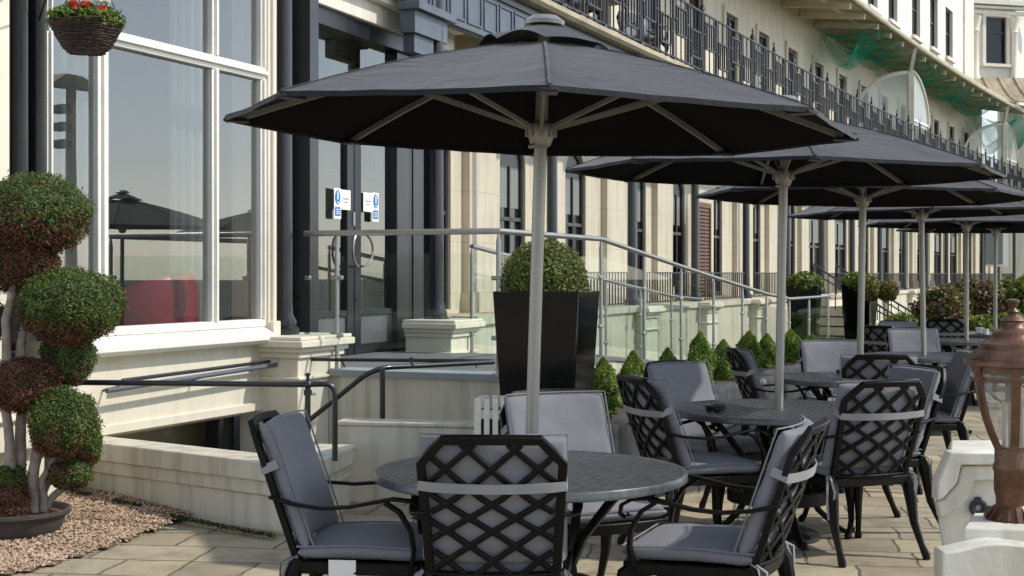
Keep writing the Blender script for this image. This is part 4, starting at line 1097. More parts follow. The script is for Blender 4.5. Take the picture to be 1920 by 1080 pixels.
# ================================================================== CHAIRS  (local: faces -y)
def Bk(x, t, d=0.0):
    """point on the backrest surface; d = towards the sitter"""
    y = 0.19 + 0.178 * t + 0.045 * (1 - (x / 0.25) ** 2); z = 0.40 + 0.515 * t
    return Vector((x, y - d * 0.92, z + d * 0.38))
def gcurve(t):   # lateral run of the lattice bars
    pts = [(0, 0), (0.18, 0.115), (0.35, 0.241), (0.6, 0.451), (0.75, 0.546), (1.0, 0.692)]
    for (a, b), (c, d) in zip(pts, pts[1:]):
        if t <= c: return b + (d - b) * (t - a) / (c - a)
    return 0.692
def octx(t):
    return 0.245 - (0.082 * (t - 0.835) / 0.165 if t > 0.835 else 0) - 0.028 * (1 - t)
def make_chair(seed):
    root = thing('patio_chair', '', 'chair')
    cast = M['cast']
    # back frame + lattice
    mb = MB()
    upb = lambda i: (0, -0.92, 0.38)
    outl = [Bk(-octx(t), t) for t in (0.0, 0.2, 0.4, 0.6, 0.835)] + [Bk(-0.204, 0.917), Bk(-0.163, 1.0)] + [Bk(x, 1.0 + 0.006 * (1 - (x / 0.163) ** 2)) for x in (-0.08, 0, 0.08)] + [Bk(0.163, 1.0), Bk(0.204, 0.917)] + [Bk(octx(t), t) for t in (0.835, 0.6, 0.4, 0.2, 0.0)]
    mb.ribbon(outl, 0.032, 0.024, upb)
    mb.ribbon([Bk(x, 0.04) for x in (-0.24, -0.12, 0, 0.12, 0.24)], 0.04, 0.022, upb)
    bars = MB()
    for c in np.arange(-0.948, 0.95, 0.158):
        for sg in (1, -1):
            seg = []
            for i in range(41):
                t = i / 40; x = c + sg * (gcurve(t) - 0.575)
                if abs(x) < octx(t) - 0.002 and t < 0.995: seg.append(Bk(x, t, 0.001 * sg))
                else:
                    if len(seg) > 2: bars.ribbon(seg, 0.0205, 0.015, upb)
                    seg = []
            if len(seg) > 2: bars.ribbon(seg, 0.0205, 0.015, upb)
    # clean diamonds in the crown corners
    mb.add(bars.v, bars.f)
    mb.build('backrest', cast, root, bevel=0.004)
    # seat frame
    mb = MB()
    mb.ribbon([(-0.235, 0.22, 0.40), (-0.255, 0, 0.402), (-0.265, -0.25, 0.402)], 0.028, 0.044); mb.ribbon([(0.235, 0.22, 0.40), (0.255, 0, 0.402), (0.265, -0.25, 0.402)], 0.028, 0.044)
    mb.ribbon([(-0.265, -0.25, 0.40), (-0.13, -0.272, 0.40), (0, -0.278, 0.40), (0.13, -0.272, 0.40), (0.265, -0.25, 0.40)], 0.03, 0.046); mb.ribbon([(-0.235, 0.22, 0.40), (0, 0.235, 0.40), (0.235, 0.22, 0.40)], 0.03, 0.044)
    mb.box((0, -0.02, 0.402), (0.49, 0.44, 0.012))
    mb.build('seat_frame', cast, root, bevel=0.005)
    for sx in (-1, 1):
        mb = MB()     # front leg
        mb.tube([(sx * 0.235, -0.215, 0.405), (sx * 0.262, -0.255, 0.37), (sx * 0.272, -0.268, 0.31), (sx * 0.262, -0.252, 0.2), (sx * 0.258, -0.245, 0.10), (sx * 0.268, -0.262, 0.04), (sx * 0.278, -0.276, 0.018), (sx * 0.28, -0.28, 0.0)],
                [0.030, 0.036, 0.031, 0.022, 0.0165, 0.016, 0.022, 0.019], 8)
        mb.extr([(sx * 0.258, -0.262, 0.385), (sx * 0.258, -0.262, 0.31), (sx * 0.20, -0.268, 0.372), (sx * 0.15, -0.272, 0.385)], (0, 0.018, 0))
        mb.extr([(sx * 0.262, -0.24, 0.385), (sx * 0.262, -0.24, 0.31), (sx * 0.258, -0.17, 0.372), (sx * 0.256, -0.12, 0.385)], (-sx * 0.018, 0, 0))
        mb.build('leg', cast, root)
        mb = MB()     # rear leg
        mb.tube([(sx * 0.232, 0.20, 0.43), (sx * 0.238, 0.225, 0.37), (sx * 0.24, 0.24, 0.30), (sx * 0.243, 0.262, 0.18), (sx * 0.25, 0.315, 0.07), (sx * 0.256, 0.345, 0.02), (sx * 0.257, 0.35, 0.0)],
                [0.028, 0.036, 0.031, 0.022, 0.017, 0.022, 0.019], 8)
        mb.extr([(sx * 0.238, 0.225, 0.385), (sx * 0.24, 0.235, 0.30), (sx * 0.19, 0.238, 0.372), (sx * 0.13, 0.238, 0.385)], (0, -0.018, 0))
        mb.build('leg', cast, root)
        mb = MB()     # arm with scroll and its support
        arm_p = [(sx * 0.240, 0.305, 0.655), (sx * 0.272, 0.21, 0.635), (sx * 0.292, 0.10, 0.625), (sx * 0.298, 0.0, 0.632), (sx * 0.298, -0.09, 0.650), (sx * 0.296, -0.16, 0.662), (sx * 0.295, -0.22, 0.656), (sx * 0.294, -0.262, 0.632), (sx * 0.294, -0.268, 0.600), (sx * 0.294, -0.248, 0.588), (sx * 0.294, -0.234, 0.600)]
        mb.ribbon(arm_p, [0.024, 0.026, 0.030, 0.034, 0.036, 0.036, 0.034, 0.03, 0.028, 0.026, 0.024], 0.013, lambda i: [(0, 0, 1)] * 0 or ((0, 0, 1) if i < 6 else (0, -1, 0.4) if i < 8 else (0, -1, -0.6)))
        mb.ribbon([(sx * 0.298, -0.13, 0.650), (sx * 0.297, -0.185, 0.615), (sx * 0.293, -0.225, 0.55), (sx * 0.286, -0.235, 0.48), (sx * 0.272, -0.225, 0.42), (sx * 0.262, -0.215, 0.385)], [0.03, 0.032, 0.034, 0.034, 0.036, 0.03], 0.016, (0, -1, 0.2))
        mb.build('armrest', cast, root, bevel=0.004)
    # cushions
    def pad(w, ln, mapf, th, nm, nx=22, ny=22, amp=0.0045):
        mb = MB()
        def prof(a): return max(0.0, 1 - abs(2 * a - 1) ** 11) ** 0.42
        for side in (1, -1):
            def fn(i, j):
                pz = prof(i) * prof(j)
                wr = noise.noise(Vector((i * 4 + seed, j * 5, seed * 2 + side))) * amp + noise.noise(Vector((i * 9 + seed, j * 7, side))) * amp * 0.5
                wr += -0.006 * math.exp(-((j - 0.52 - 0.1 * i) / 0.06) ** 2) * (i ** 2) * (side > 0)
                crown = 0.35 * math.sin(math.pi * i) * math.sin(math.pi * j)
                return mapf((i - 0.5) * w, j, side * th / 2 * pz * (0.85 + crown) + wr * pz)
            # non-uniform sampling so that the edge is round
            g = lambda a: 0.5 - 0.5 * math.cos(math.pi * a)
            mb.grid(lambda i, j: fn(g(i), g(j)), nx, ny)
        o = mb.build(nm, M['cushion'], root, smooth=70)
        mb2 = MB(); ring_ = []
        for k in range(33): ring_.append(k / 32)
        path = [((k / 16 - 0.5) * w, 0.0) for k in range(17)] + [(w / 2, k / 16) for k in range(1, 17)] + [((0.5 - k / 16) * w, 1.0) for k in range(1, 17)] + [(-w / 2, 1 - k / 16) for k in range(1, 17)]
        mb2.tube([mapf(x * 1.005, 0.5 + (t - 0.5) * 1.005, th * 0.34) for x, t in path], 0.0034, 6)
        mb2.build('piping', M['piping'], o)
        return o
    pad(0.50, 1, lambda x, t, d: Bk(x + 0.004 * math.sin(seed), 0.10 + 0.862 * t, 0.050 + d) , 0.070, 'back_cushion')
    pad(0.51, 1, lambda x, t, d: Vector((x * (1 - 0.06 * t), -0.272 + 0.475 * t, 0.455 + d - 0.004 * math.cos(6 * t))), 0.070, 'seat_cushion')
    mb = MB(); tt = 0.70
    mb.ribbon([Bk(-0.252, tt, 0.045)] + [Bk(x, tt - 0.01 + 0.14 * x * x, -0.018 - 0.004 * (abs(x) < 0.24)) for x in (-0.252, -0.2, -0.1, 0, 0.1, 0.2, 0.252)] + [Bk(0.252, tt, 0.045)], 0.034, 0.004,
              lambda i: (-1, 0, 0) if i == 0 else (1, 0, 0) if i == 8 else (0, 1, -0.2))
    mb.build('strap', M['strap'], root)
    for sx in (-1, 1):
        mb = MB(); a = Vector((sx * 0.245, 0.20, 0.44))
        pts = [a, a + Vector((sx * 0.02, 0.03, -0.01)), a + Vector((sx * 0.03, 0.045, -0.06)), a + Vector((sx * 0.025 + 0.01, 0.05, -0.13)), a + Vector((sx * 0.03, 0.055, -0.19 - 0.03 * sx))]
        mb.ribbon(pts, 0.012, 0.003, (0.3, 1, 0)); mb.ribbon([a + Vector((0, 0.02, 0)), a + Vector((sx * 0.015, 0.06, -0.02)), a + Vector((sx * 0.0, 0.065, -0.08)), a + Vector((sx * 0.005, 0.06, -0.15))], 0.012, 0.003, (0.3, 1, 0))
        mb.build('tie', M['strap'], root)
    return root
chA, chB = make_chair(1.3), make_chair(5.7)
GC = 'cast metal chairs with grey cushions around the patio tables'
CH = [  # x, y, facing x, facing y, label, z
    (-0.56, 5.28, 1.0, -0.09, 'grey cushioned chair at the left of the nearest table, in side view facing right'),
    (-0.058, 5.02, 0.03, 1.0, 'lattice back chair nearest the camera, seen from behind at the nearest table'),
    (0.32, 6.08, 0.42, -0.91, 'grey cushioned chair facing the camera from the far side of the nearest table'),
    (0.75, 5.21, -0.93, 0.37, 'grey cushioned chair at the right of the nearest table, facing left'),
    (1.0, 7.42, 0.95, 0.31, 'lattice back chair with a white seat tag, behind the nearest table, turned right'),
    (1.21, 8.28, 0.62, -0.78, 'grey cushioned chair on the far side of the ashtray table, near the small conifers'),
    (1.77, 7.37, -0.36, 0.93, 'lattice back chair in front of the ashtray table on the right, seen whole from behind'),
    (2.06, 8.04, -0.96, -0.26, 'grey cushioned chair partly hidden behind the large right lattice chair'),
    (2.0, 10.2, 1.0, 0.04, 'lattice back chair in profile at the left of the third table, before the conifers'),
    (2.66, 11.12, 0.12, -1.0, 'grey cushioned chair facing the camera from behind the third table'),
    (2.50, 9.62, 0.10, 1.0, 'lattice back chair seen from behind in front of the third table'),
    (2.93, 9.92, -1.0, 0.05, 'grey cushioned chair facing left beside the copper lantern'),
    (4.0, 13.5, 0.05, -1.0, 'grey cushioned chair facing the camera behind the fourth pole'),
    (4.55, 15.7, 0.35, -0.93, 'small distant grey cushioned chair just above the chair behind the fourth pole'),
    (4.12, 14.75, 0.75, 0.66, 'distant black lattice chair left of the cushioned chair behind the fourth pole'),
    (5.36, 17.0, 0.45, 0.9, 'distant black lattice chair in front of the hedge, next to the fifth pole'),
]
used = set(); chairs = []
for i, (x, y, fx, fy, lab) in enumerate(CH):
    pr = (chA, chB)[i % 2]
    o = pr if (i % 2) not in used else dup(pr)
    used.add(i % 2)
    o.location = (x, y, 0.001); o.rotation_euler = (0, 0, math.atan2(fy, fx) + math.pi / 2)
    tag(o, lab, 'chair', GC); chairs.append(o)
def tagbit(ch, pts, th=0.002, mat='white'):
    mb = MB(); mb.hexa(pts); mb.build('care_tag', M[mat], ch)
tagbit(chairs[0], [(-0.268, -0.02, 0.36), (-0.264, -0.02, 0.36), (-0.264, 0.08, 0.365), (-0.268, 0.08, 0.365), (-0.272, -0.02, 0.435), (-0.268, -0.02, 0.435), (-0.268, 0.08, 0.435), (-0.272, 0.08, 0.435)])
tagbit(chairs[4], [(0.10, -0.297, 0.38), (0.20, -0.297, 0.385), (0.20, -0.293, 0.385), (0.10, -0.293, 0.38), (0.10, -0.290, 0.47), (0.20, -0.290, 0.47), (0.20, -0.286, 0.47), (0.10, -0.286, 0.47)])
tagbit(chairs[3], [(0.14, -0.02, 0.484), (0.17, -0.02, 0.484), (0.17, 0.10, 0.484), (0.14, 0.10, 0.484), (0.14, -0.02, 0.487), (0.17, -0.02, 0.487), (0.17, 0.10, 0.487), (0.14, 0.10, 0.487)], mat='strap')
# balcony furniture: copies of the same chair model upstairs
for s, rz, lab in ((8.2, 2.2, 'dark chair on the balcony behind the railing, above the second parasol'), (11.2, 0.6, 'dark chair on the balcony farther along, behind the railing')):
    o = dup(chB); p_ = FP(s, -0.55, 4.715); o.location = p_; o.rotation_euler = (0, 0, rz); tag(o, lab, 'chair', 'chairs on the balcony')
p_ = FP(9.3, -0.5, 4.71); t = thing('balcony_table', 'dark round table on the balcony behind the railing', 'table', p_)
mb = MB(); mb.lathe([(0.32, 0.70), (0.35, 0.71), (0.35, 0.74), (0.0, 0.745)], 24); mb.build('tabletop', M['iron'], t)
mb = MB(); mb.lathe([(0.22, 0), (0.2, 0.03), (0.03, 0.06), (0.03, 0.70)], 12); mb.build('pedestal', M['iron'], t)

# table top things
def ashtray(loc, lab):
    mb = MB(); mb.lathe([(0.045, 0), (0.055, 0.004), (0.06, 0.03), (0.052, 0.032), (0.045, 0.012), (0, 0.010)], 24)
    o = tag(mb.build('ashtray', M['doorblk']), lab, 'ashtray'); o.location = loc
p_ = at(1342, 764, 7.6); ashtray((p_.x, p_.y, 0.722), 'black round ashtray on the second table')
p_ = at(1582, 703, 10.4); ashtray((p_.x, p_.y, 0.722), 'black ashtray on the third table, half behind a chair back')
p_ = at(1836, 624, 17.3)
t = thing('coffee_cup', 'white cup and saucer left on the farthest table', 'cup', (p_.x, p_.y, 0.722))
mb = MB(); mb.lathe([(0.0, 0.012), (0.03, 0.012), (0.045, 0.05), (0.05, 0.085), (0.046, 0.085), (0.03, 0.02), (0, 0.018)], 18); mb.tube([(0.045, 0, 0.07), (0.075, 0, 0.065), (0.07, 0, 0.035), (0.04, 0, 0.03)], 0.006, 6); mb.build('cup', M['china'], t)
mb = MB(); mb.lathe([(0.03, 0), (0.08, 0.012), (0.08, 0.015), (0, 0.008)], 20); mb.build('saucer', M['china'], t)
p_ = at(1848, 627, 17.2); mb = MB(); mb.lathe([(0.035, 0), (0.04, 0.07), (0.036, 0.07), (0.03, 0.01), (0, 0.01)], 14)
o = tag(mb.build('milk_jug', M['china']), 'small white pot beside the cup on the farthest table', 'jug'); o.location = (p_.x, p_.y, 0.722)

# white slatted bin
bx = at(936, 745, 8.1)
t = thing('slatted_bin', 'white slatted timber bin standing in front of the black planter', 'bin', (bx.x, bx.y, 0), R(-10))
W_ = 0.24; hb = 0.75
for k in range(4):
    a = k * math.pi / 2
    for j in range(5):
        x = -W_ / 2 + 0.02 + j * (W_ - 0.04) / 4; mb = MB()
        c = Vector((x, -W_ / 2, 0)); c.rotate(Matrix.Rotation(a, 3, 'Z'))
        mb.box((c.x, c.y, hb / 2), (0.032, 0.014, hb), a); mb.build('slat', M['slat'], t, bevel=0.003)
mb = MB()
for z in (0.12, 0.66): mb.box((0, 0, z), (W_ - 0.012, W_ - 0.012, 0.05))
mb.build('rail', M['slat'], t)
mb = MB(); mb.box((0, 0, 0.36), (W_ - 0.05, W_ - 0.05, 0.66)); mb.build('liner', M['doorblk'], t)

# ================================================================== PLANTERS, BOX BALLS, CONIFERS
def make_planter():
    root = thing('planter', '', 'planter'); w, hgt, k = 0.575, 1.26, 0.76
    mb = MB(); b = w / 2; c = b * k; i = b - 0.03
    vs = [(-c, -c, 0), (c, -c, 0), (c, c, 0), (-c, c, 0), (-b, -b, hgt), (b, -b, hgt), (b, b, hgt), (-b, b, hgt), (-i, -i, hgt), (i, -i, hgt), (i, i, hgt), (-i, i, hgt), (-i, -i, hgt - 0.1), (i, -i, hgt - 0.1), (i, i, hgt - 0.1), (-i, i, hgt - 0.1)]
    fs = [(3, 2, 1, 0)]
    for a in (0, 4, 8):
        for q in range(4): fs.append((a + q, a + (q + 1) % 4, a + 4 + (q + 1) % 4, a + 4 + q))
    mb.add(vs, fs); mb.build('pot', M['planter'], root, bevel=0.008)
    mb = MB(); mb.box((0, 0, hgt - 0.075), (2 * i - 0.006, 2 * i - 0.006, 0.05)); mb.build('soil', M['soilb'], root)
    return root
pl0 = make_planter()
PLS = [(1026, 9.15, -17, 0.1, 'tall tapered black gloss planter holding a clipped box ball, behind the nearest parasol pole'),
       (1508, 25.4, -20, 0.0, 'tall black planter near the foot of the ramp, left of the steps'),
       (1612, 27.0, -30, 0.0, 'tall black planter right of the steps, partly behind the third pole')]
for i, (u, Y, rz, z, lab) in enumerate(PLS):
    o = pl0 if i == 0 else dup(pl0)
    o.location = ((u - U0) * Y / F, Y, z); o.rotation_euler = (0, 0, R(rz)); tag(o, lab, 'planter', 'tall black planters')
mb = MB(); x_ = (1027 - U0) * 9.15 / F; mb.box((x_, 9.15, 0.05), (0.7, 0.7, 0.1), R(-17)); tag(mb.build('planter_slab', M['stone'], off=(x_, 9.15, 0.0), bevel=0.01), 'grey stone slab beneath the nearest tall black planter', 'slab')

def leafball(name, lab, cat, c, r, n, size, mats, seed, amp=0.08, depth=0.2, stem=None, group=None, fr=3.0, mixf=None, core=True, jit=0.7, asp=0.55):
    """a clipped shrub: leaf shell + inner core (+ stem)"""
    base = (c[0], c[1], stem if stem is not None else c[2] - r[2])
    t = thing(name, lab, cat, base, 0, group)
    P, nn, d = ell_points(c, r, n, seed, amp, depth, fr)
    mi = None
    if mixf is not None: mi = np.array([mixf(p, dd) for p, dd in zip(P, d)])
    quads_obj('crown', P, nn, size, mats, mi, t, off=base, jit=jit, asp=asp)
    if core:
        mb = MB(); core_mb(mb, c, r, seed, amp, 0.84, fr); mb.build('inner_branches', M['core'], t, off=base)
    if stem is not None:
        mb = MB(); mb.tube([(c[0], c[1], stem), (c[0] + 0.01, c[1], (stem + c[2]) / 2), (c[0], c[1], c[2])], [0.02, 0.016, 0.014], 7); mb.build('trunk', M['bark'], t, off=base)
    return t
c = at(1021, 520, 9.15)
leafball('boxwood_ball', 'clipped round boxwood ball in the tall black planter behind the nearest pole', 'shrub', (c.x, c.y, 1.40), (0.29, 0.29, 0.30), 15000, 0.0105, [M['box']], 3, 0.05, 0.18, stem=1.27)
for i, lab in ((1, 'low clipped green bush in the black planter near the foot of the ramp'), (2, 'low clipped green bush in the black planter right of the steps')):
    u, Y = PLS[i][0], PLS[i][1]; x = (u - U0) * Y / F
    leafball('boxwood_ball', lab, 'shrub', (x, Y, 1.30), (0.36, 0.36, 0.21), 2500, 0.035, [M['box']], 5 + i, 0.12, 0.25, stem=1.19)

# planting bed in front of the ramp
t = thing('planting_bed', 'raised planting bed edged with rough grey stones below the ramp', 'flower bed', FP(1, 2.4, 0)); off = tuple(FP(1, 2.4, 0))
mb = MB(); fbox(mb, 0.2, 12.2, 1.95, 2.72, -0.05, 0.30); mb.build('soil', M['soilb'], t, off=off)
s = 0.15
while s < 12:
    w = random.uniform(0.35, 0.6); mb = MB()
    n0 = random.uniform(0.33, 0.40); o_ = random.uniform(-0.03, 0.03)
    fbox(mb, s, s + w - 0.02, 2.68 + o_, 2.86 + o_, -0.03, n0); mb.build('edging_stone', M['stone'], t, off=off, bevel=0.035); s += w
for i in range(3):
    mb = MB(); fbox(mb, 0.08, 0.15, 1.95 + i * 0.28, 2.2 + i * 0.28, -0.03, 0.35); mb.build('edging_stone', M['stone'], t, off=off, bevel=0.03)
CON = [(1131, 675, 56), (1187, 662, 52), (1252, 656, 44), (1313, 626, 50), (1357, 640, 42), (1404, 624, 46), (1438, 628, 36), (1482, 620, 40), (1522, 634, 34)]
for i, (u, vt, w) in enumerate(CON):
    s = S_of(u, 2.33); p_ = FP(s, 2.33, 0.30)
    zt_ = H - (vt - V0) * p_.y / F; hh = max(0.3, zt_ - 0.30); rw = w / 2 * p_.y / F
    nleaf = 4600; tt = rng.random(nleaf) ** 0.8
    prof = np.where(tt < 0.3, 0.75 + 0.25 * tt / 0.3, np.maximum(0.02, (1 - ((tt - 0.3) / 0.7) ** 2.5)))
    an = rng.uniform(0, 2 * math.pi, nleaf)
    rad = rw * prof * (1.06 - 0.42 * rng.random(nleaf) ** 1.6) * (1 + 0.14 * np.sin(an * 3 + tt * 9 + i) + 0.10 * np.sin(an * 5 - tt * 17 + 2 * i)) 
    P = np.stack([p_.x + rad * np.cos(an), p_.y + rad * np.sin(an), 0.30 + hh * (0.02 + tt)], 1)
    nn = np.stack([np.cos(an), np.sin(an), np.full(nleaf, 0.4)], 1)
    place = ['at the near end of the bed, right of the black planter', 'second from the near end, low and bushy', 'third from the near end, mostly hidden by a chair', 'tall and pointed above the grey chair back',
             'small and upright behind the lattice chair in profile', 'pointed, left of the second parasol pole', 'narrow, touching the second parasol pole', 'tall, right of the second parasol pole', 'at the far end of the bed, behind the cushioned chair'][i]
    t = thing('dwarf_conifer', 'lime green dwarf conifer ' + place, 'conifer', p_, 0, 'dwarf conifers in the planting bed')
    quads_obj('foliage', P, nn, 0.023, [M['conifer']], None, t, off=tuple(p_), asp=0.36, jit=0.8, up=1.0)
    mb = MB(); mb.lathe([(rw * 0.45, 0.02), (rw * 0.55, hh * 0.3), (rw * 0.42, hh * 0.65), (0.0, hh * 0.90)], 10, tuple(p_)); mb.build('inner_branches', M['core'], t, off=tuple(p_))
    mb = MB(); mb.tube([p_ + Vector((0, 0, -0.02)), p_ + Vector((0, 0, 0.1))], 0.012, 6); mb.build('trunk', M['bark'], t, off=tuple(p_))

# ================================================================== CLOUD-PRUNED TOPIARY
YB = 7.75
pb_ = at(28, 1003, YB); pb_.z = 0.03
t = thing('plant_pot', 'wide shallow dark plastic pot holding the cloud pruned tree', 'pot', pb_)
mb = MB(); mb.lathe([(0.235, 0.0), (0.255, 0.03), (0.275, 0.09), (0.29, 0.095), (0.302, 0.11), (0.302, 0.128), (0.29, 0.132), (0.278, 0.12), (0.26, 0.06)], 40); mb.build('bowl', M['pot'], t)
mb = MB(); mb.lathe([(0.272, 0.095), (0.15, 0.115), (0.0, 0.125)], 30); mb.build('soil', M['soil'], t)
tree = thing('topiary_tree', 'cloud pruned cypress with round clipped pads on several pale stems, browning in places', 'tree', (pb_.x, pb_.y, pb_.z + 0.11))
TO = (pb_.x, pb_.y, pb_.z + 0.11)
def Tq(u, v, dy=0.0): return at(u, v, YB + dy)
TR = [[(30, 985), (22, 900), (12, 760), (12, 600), (40, 480)], [(48, 985), (38, 880), (42, 760), (38, 640), (60, 520)], [(70, 985), (92, 880), (95, 800), (110, 680), (120, 620)], [(62, 985), (60, 900), (75, 800), (60, 740)],
      [(78, 980), (100, 930), (135, 895), (140, 860)], [(20, 990), (12, 950), (14, 920)], [(84, 978), (78, 900), (108, 850), (118, 800)]]
for i, p in enumerate(TR):
    mb = MB(); q = [Tq(u, v, 0.03 * ((i * 37) % 5 - 2)) for u, v in p]
    q[0].z = TO[2] - 0.02
    pts = []
    for a, b in zip(q, q[1:]):
        for k in range(4): pts.append(a.lerp(b, k / 4) + Vector((random.gauss(0, .004), random.gauss(0, .004), 0)))
    pts.append(q[-1]); r_ = 0.036 if i < 4 else 0.024
    mb.tube(pts, [r_ * (1 - 0.45 * k / len(pts)) * random.uniform(0.86, 1.12) for k in range(len(pts))], 10); mb.build('stem', M['bark'], tree, off=TO)
PADS = [(62, 402, 105, 77, -0.02, 0.42, 11000), (40, 492, 70, 62, 0.03, 0.75, 6500), (132, 575, 97, 71, -0.06, 0.18, 10000), (128, 668, 50, 58, 0.12, 0.15, 4500), (40, 722, 68, 52, -0.05, 0.95, 5500),
        (118, 793, 66, 66, -0.10, 0.22, 7000), (155, 832, 36, 48, 0.06, 0.25, 3200), (132, 888, 40, 30, 0.0, 0.35, 2600), (16, 902, 34, 32, -0.06, 0.35, 2200), (14, 945, 42, 42, -0.10, 0.95, 3200), (-40, 600, 50, 55, 0.05, 0.4, 3000)]
for i, (u, v, ru, rv, dy, br, n) in enumerate(PADS):
    c = Tq(u, v, dy); Y_ = YB + dy; r = (ru * Y_ / F, ru * Y_ / F * 0.95, rv * Y_ / F)
    P, nn, d = ell_points(c, r, int(n * 1.7), i + 11, 0.14, 0.12, 2.2); n = len(P)
    sel = rng.random(n) < 0.035; P[sel] += nn[sel] * rng.uniform(0.008, 0.028, (sel.sum(), 1))
    nzv = np.array([noise.noise(Vector(p) * 9.0 + Vector((i, 0, 0))) for p in P])
    # browning: lower and left side, in patches
    score = br * 1.15 + 0.55 * nzv - 0.62 * (d[:, 2] + 0.15) * (1.2 - br) - 0.30 * d[:, 0] * (1 - br) + 0.01 + rng.normal(0, 0.17, n)
    mi = (score > 0.45).astype(int)
    pd = quads_obj('foliage_pad', P, nn, 0.0092, [M['leaf'], M['dead']], mi, tree, off=TO, asp=0.42, jit=0.7)
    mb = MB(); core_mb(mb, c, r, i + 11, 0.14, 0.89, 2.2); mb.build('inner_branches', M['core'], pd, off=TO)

# ================================================================== HANGING BASKET
Yh = 7.5; hc = at(162, 45, Yh)
hb_ = thing('hanging_basket', 'dark wicker hanging basket with orange red flowers in front of the bay window', 'hanging basket', (hc.x, hc.y, hc.z - 0.16))
HO = (hc.x, hc.y, hc.z - 0.16)
rb_, hh = 0.192, 0.165
mb = MB()
def bprof(z): 
    q = z / hh; return rb_ * (0.42 + 0.58 * (q ** 0.62)) if q > 0 else rb_ * 0.42
for k in range(30):
    z = hh * (k + 0.5) / 30; r_ = bprof(z); ph = random.uniform(0, 6)
    pts = [((r_ + 0.004 * math.sin(9 * a + k * math.pi) + random.gauss(0, 0.0012)) * math.cos(a), (r_ + 0.004 * math.sin(9 * a + k * math.pi)) * math.sin(a), z + 0.0035 * math.sin(a * 2 + ph)) for a in [2 * math.pi * j / 54 for j in range(55)]]
    mb.tube(pts, 0.0040, 5)
for k in range(22):
    a = k / 22 * 2 * math.pi; mb.tube([(bprof(z) * math.cos(a + z), bprof(z) * math.sin(a + z), z) for z in [hh * j / 6 for j in range(7)]], 0.004, 5)
mb.lathe([(0, 0.002), (rb_ * 0.40, 0.004), (rb_ * 0.7, hh * 0.4), (rb_ * 0.93, hh * 0.92), (0, hh * 0.95)], 24)
mb.build('wicker_bowl', M['wicker'], hb_, recalc=False)
P, nn, d = ell_points((0, 0, hh + 0.015), (rb_ * 1.03, rb_ * 1.03, 0.085), 3800, 4, 0.25, 0.6, 3)
P = P[P[:, 2] > hh - 0.035]; nn = np.tile([0, -0.3, 1.0], (len(P), 1))
quads_obj('foliage', P, nn, 0.020, [M['conifer'], M['leaf']], (rng.random(len(P)) < 0.45).astype(int), hb_, asp=0.45, jit=0.8)
for (fu, fv, fs, mt) in ((144, 20, 0.034, 'petalred'), (160, 8, 0.028, 'petalred'), (191, 19, 0.030, 'petalred'), (186, 2, 0.030, 'petalwhite'), (137, 6, 0.026, 'petalred'), (176, 30, 0.02, 'petalred'), (200, 2, 0.024, 'petalwhite')):
    p_ = at(fu, fv, Yh - 0.13) - Vector(HO); n = 90
    dd = rng.normal(0, 1, (n, 3)); dd /= np.linalg.norm(dd, axis=1)[:, None]
    quads_obj('flower', np.array(p_) + dd * fs * np.array([1, 0.7, 0.8]) * (0.5 + 0.5 * rng.random((n, 1))), dd, fs * 0.5, [M[mt]], None, hb_, asp=0.8, jit=0.4)
for k in range(3):
    a = 0.6 + k * 2.09; mb = MB(); mb.tube([(rb_ * math.cos(a), rb_ * math.sin(a), hh), (0.01 * math.cos(a), 0.01 * math.sin(a), 0.62)], 0.003, 5); mb.build('chain', M['iron'], hb_)
mb = MB(); e = FP(S_of(72, 0.05), 0.05, hc.z + 0.5); tip = Vector(HO) + Vector((0, 0, 0.62))
mb.tube([e, e.lerp(tip, 0.5) + Vector((0, 0, 0.12)), tip + Vector((0, 0, 0.06)), tip], 0.008, 7); mb.tube([e - Vector((0, 0, 0.3)), e.lerp(tip, 0.5)], 0.007, 6)
tag(mb.build('basket_bracket', M['iron'], off=tuple(e)), 'black iron bracket on the left column that carries the hanging basket', 'bracket')

# ================================================================== LANTERN ON PIER, SCROLL WALL
YL = 4.56; lx = (1899 - U0) * YL / F; lz = H - (984 - V0) * YL / F
k_ = YL / F
lan = thing('copper_lantern', 'weathered copper lantern with curved glass standing on the white pier', 'lantern', (lx, YL, lz))
def Z(v): return (984 - v) * k_
mb = MB()
mb.lathe([(52 * k_, Z(984)), (52 * k_, Z(976)), (49 * k_, Z(972)), (34 * k_, Z(950)), (30 * k_, Z(945)), (31 * k_, Z(930)), (34 * k_, Z(920)), (34 * k_, Z(885)), (36 * k_, Z(880)), (36 * k_, Z(872)), (33 * k_, Z(868)), (33 * k_, Z(842)), (30 * k_, Z(838)), (0.0, Z(836))], 28)
for q in range(18):
    a = q / 18 * 2 * math.pi; mb.tube([(51 * k_ * math.cos(a), 51 * k_ * math.sin(a), Z(970)), (33 * k_ * math.cos(a), 33 * k_ * math.sin(a), Z(949))], [0.006, 0.003], 5)
mb.build('base', M['copper'], lan)
mb = MB()
def bowl(v):   # radius px of the glass at image row v
    q = (842 - v) / (842 - 690); return 30 + (72 - 30) * (1 - (1 - max(0, min(1, q))) ** 1.9)
mb.lathe([((bowl(v) - 3) * k_, Z(v)) for v in range(840, 685, -12)], 12, ph=R(15)); mb.build('glass_bowl', M['lantglass'], lan, smooth=20)
mb = MB()
for q in range(6):
    a = q * math.pi / 3 + R(15)
    mb.ribbon([(bowl(v) * k_ * math.cos(a), bowl(v) * k_ * math.sin(a), Z(v)) for v in range(842, 685, -12)], 0.028, 0.010, (math.cos(a), math.sin(a), 0.0))
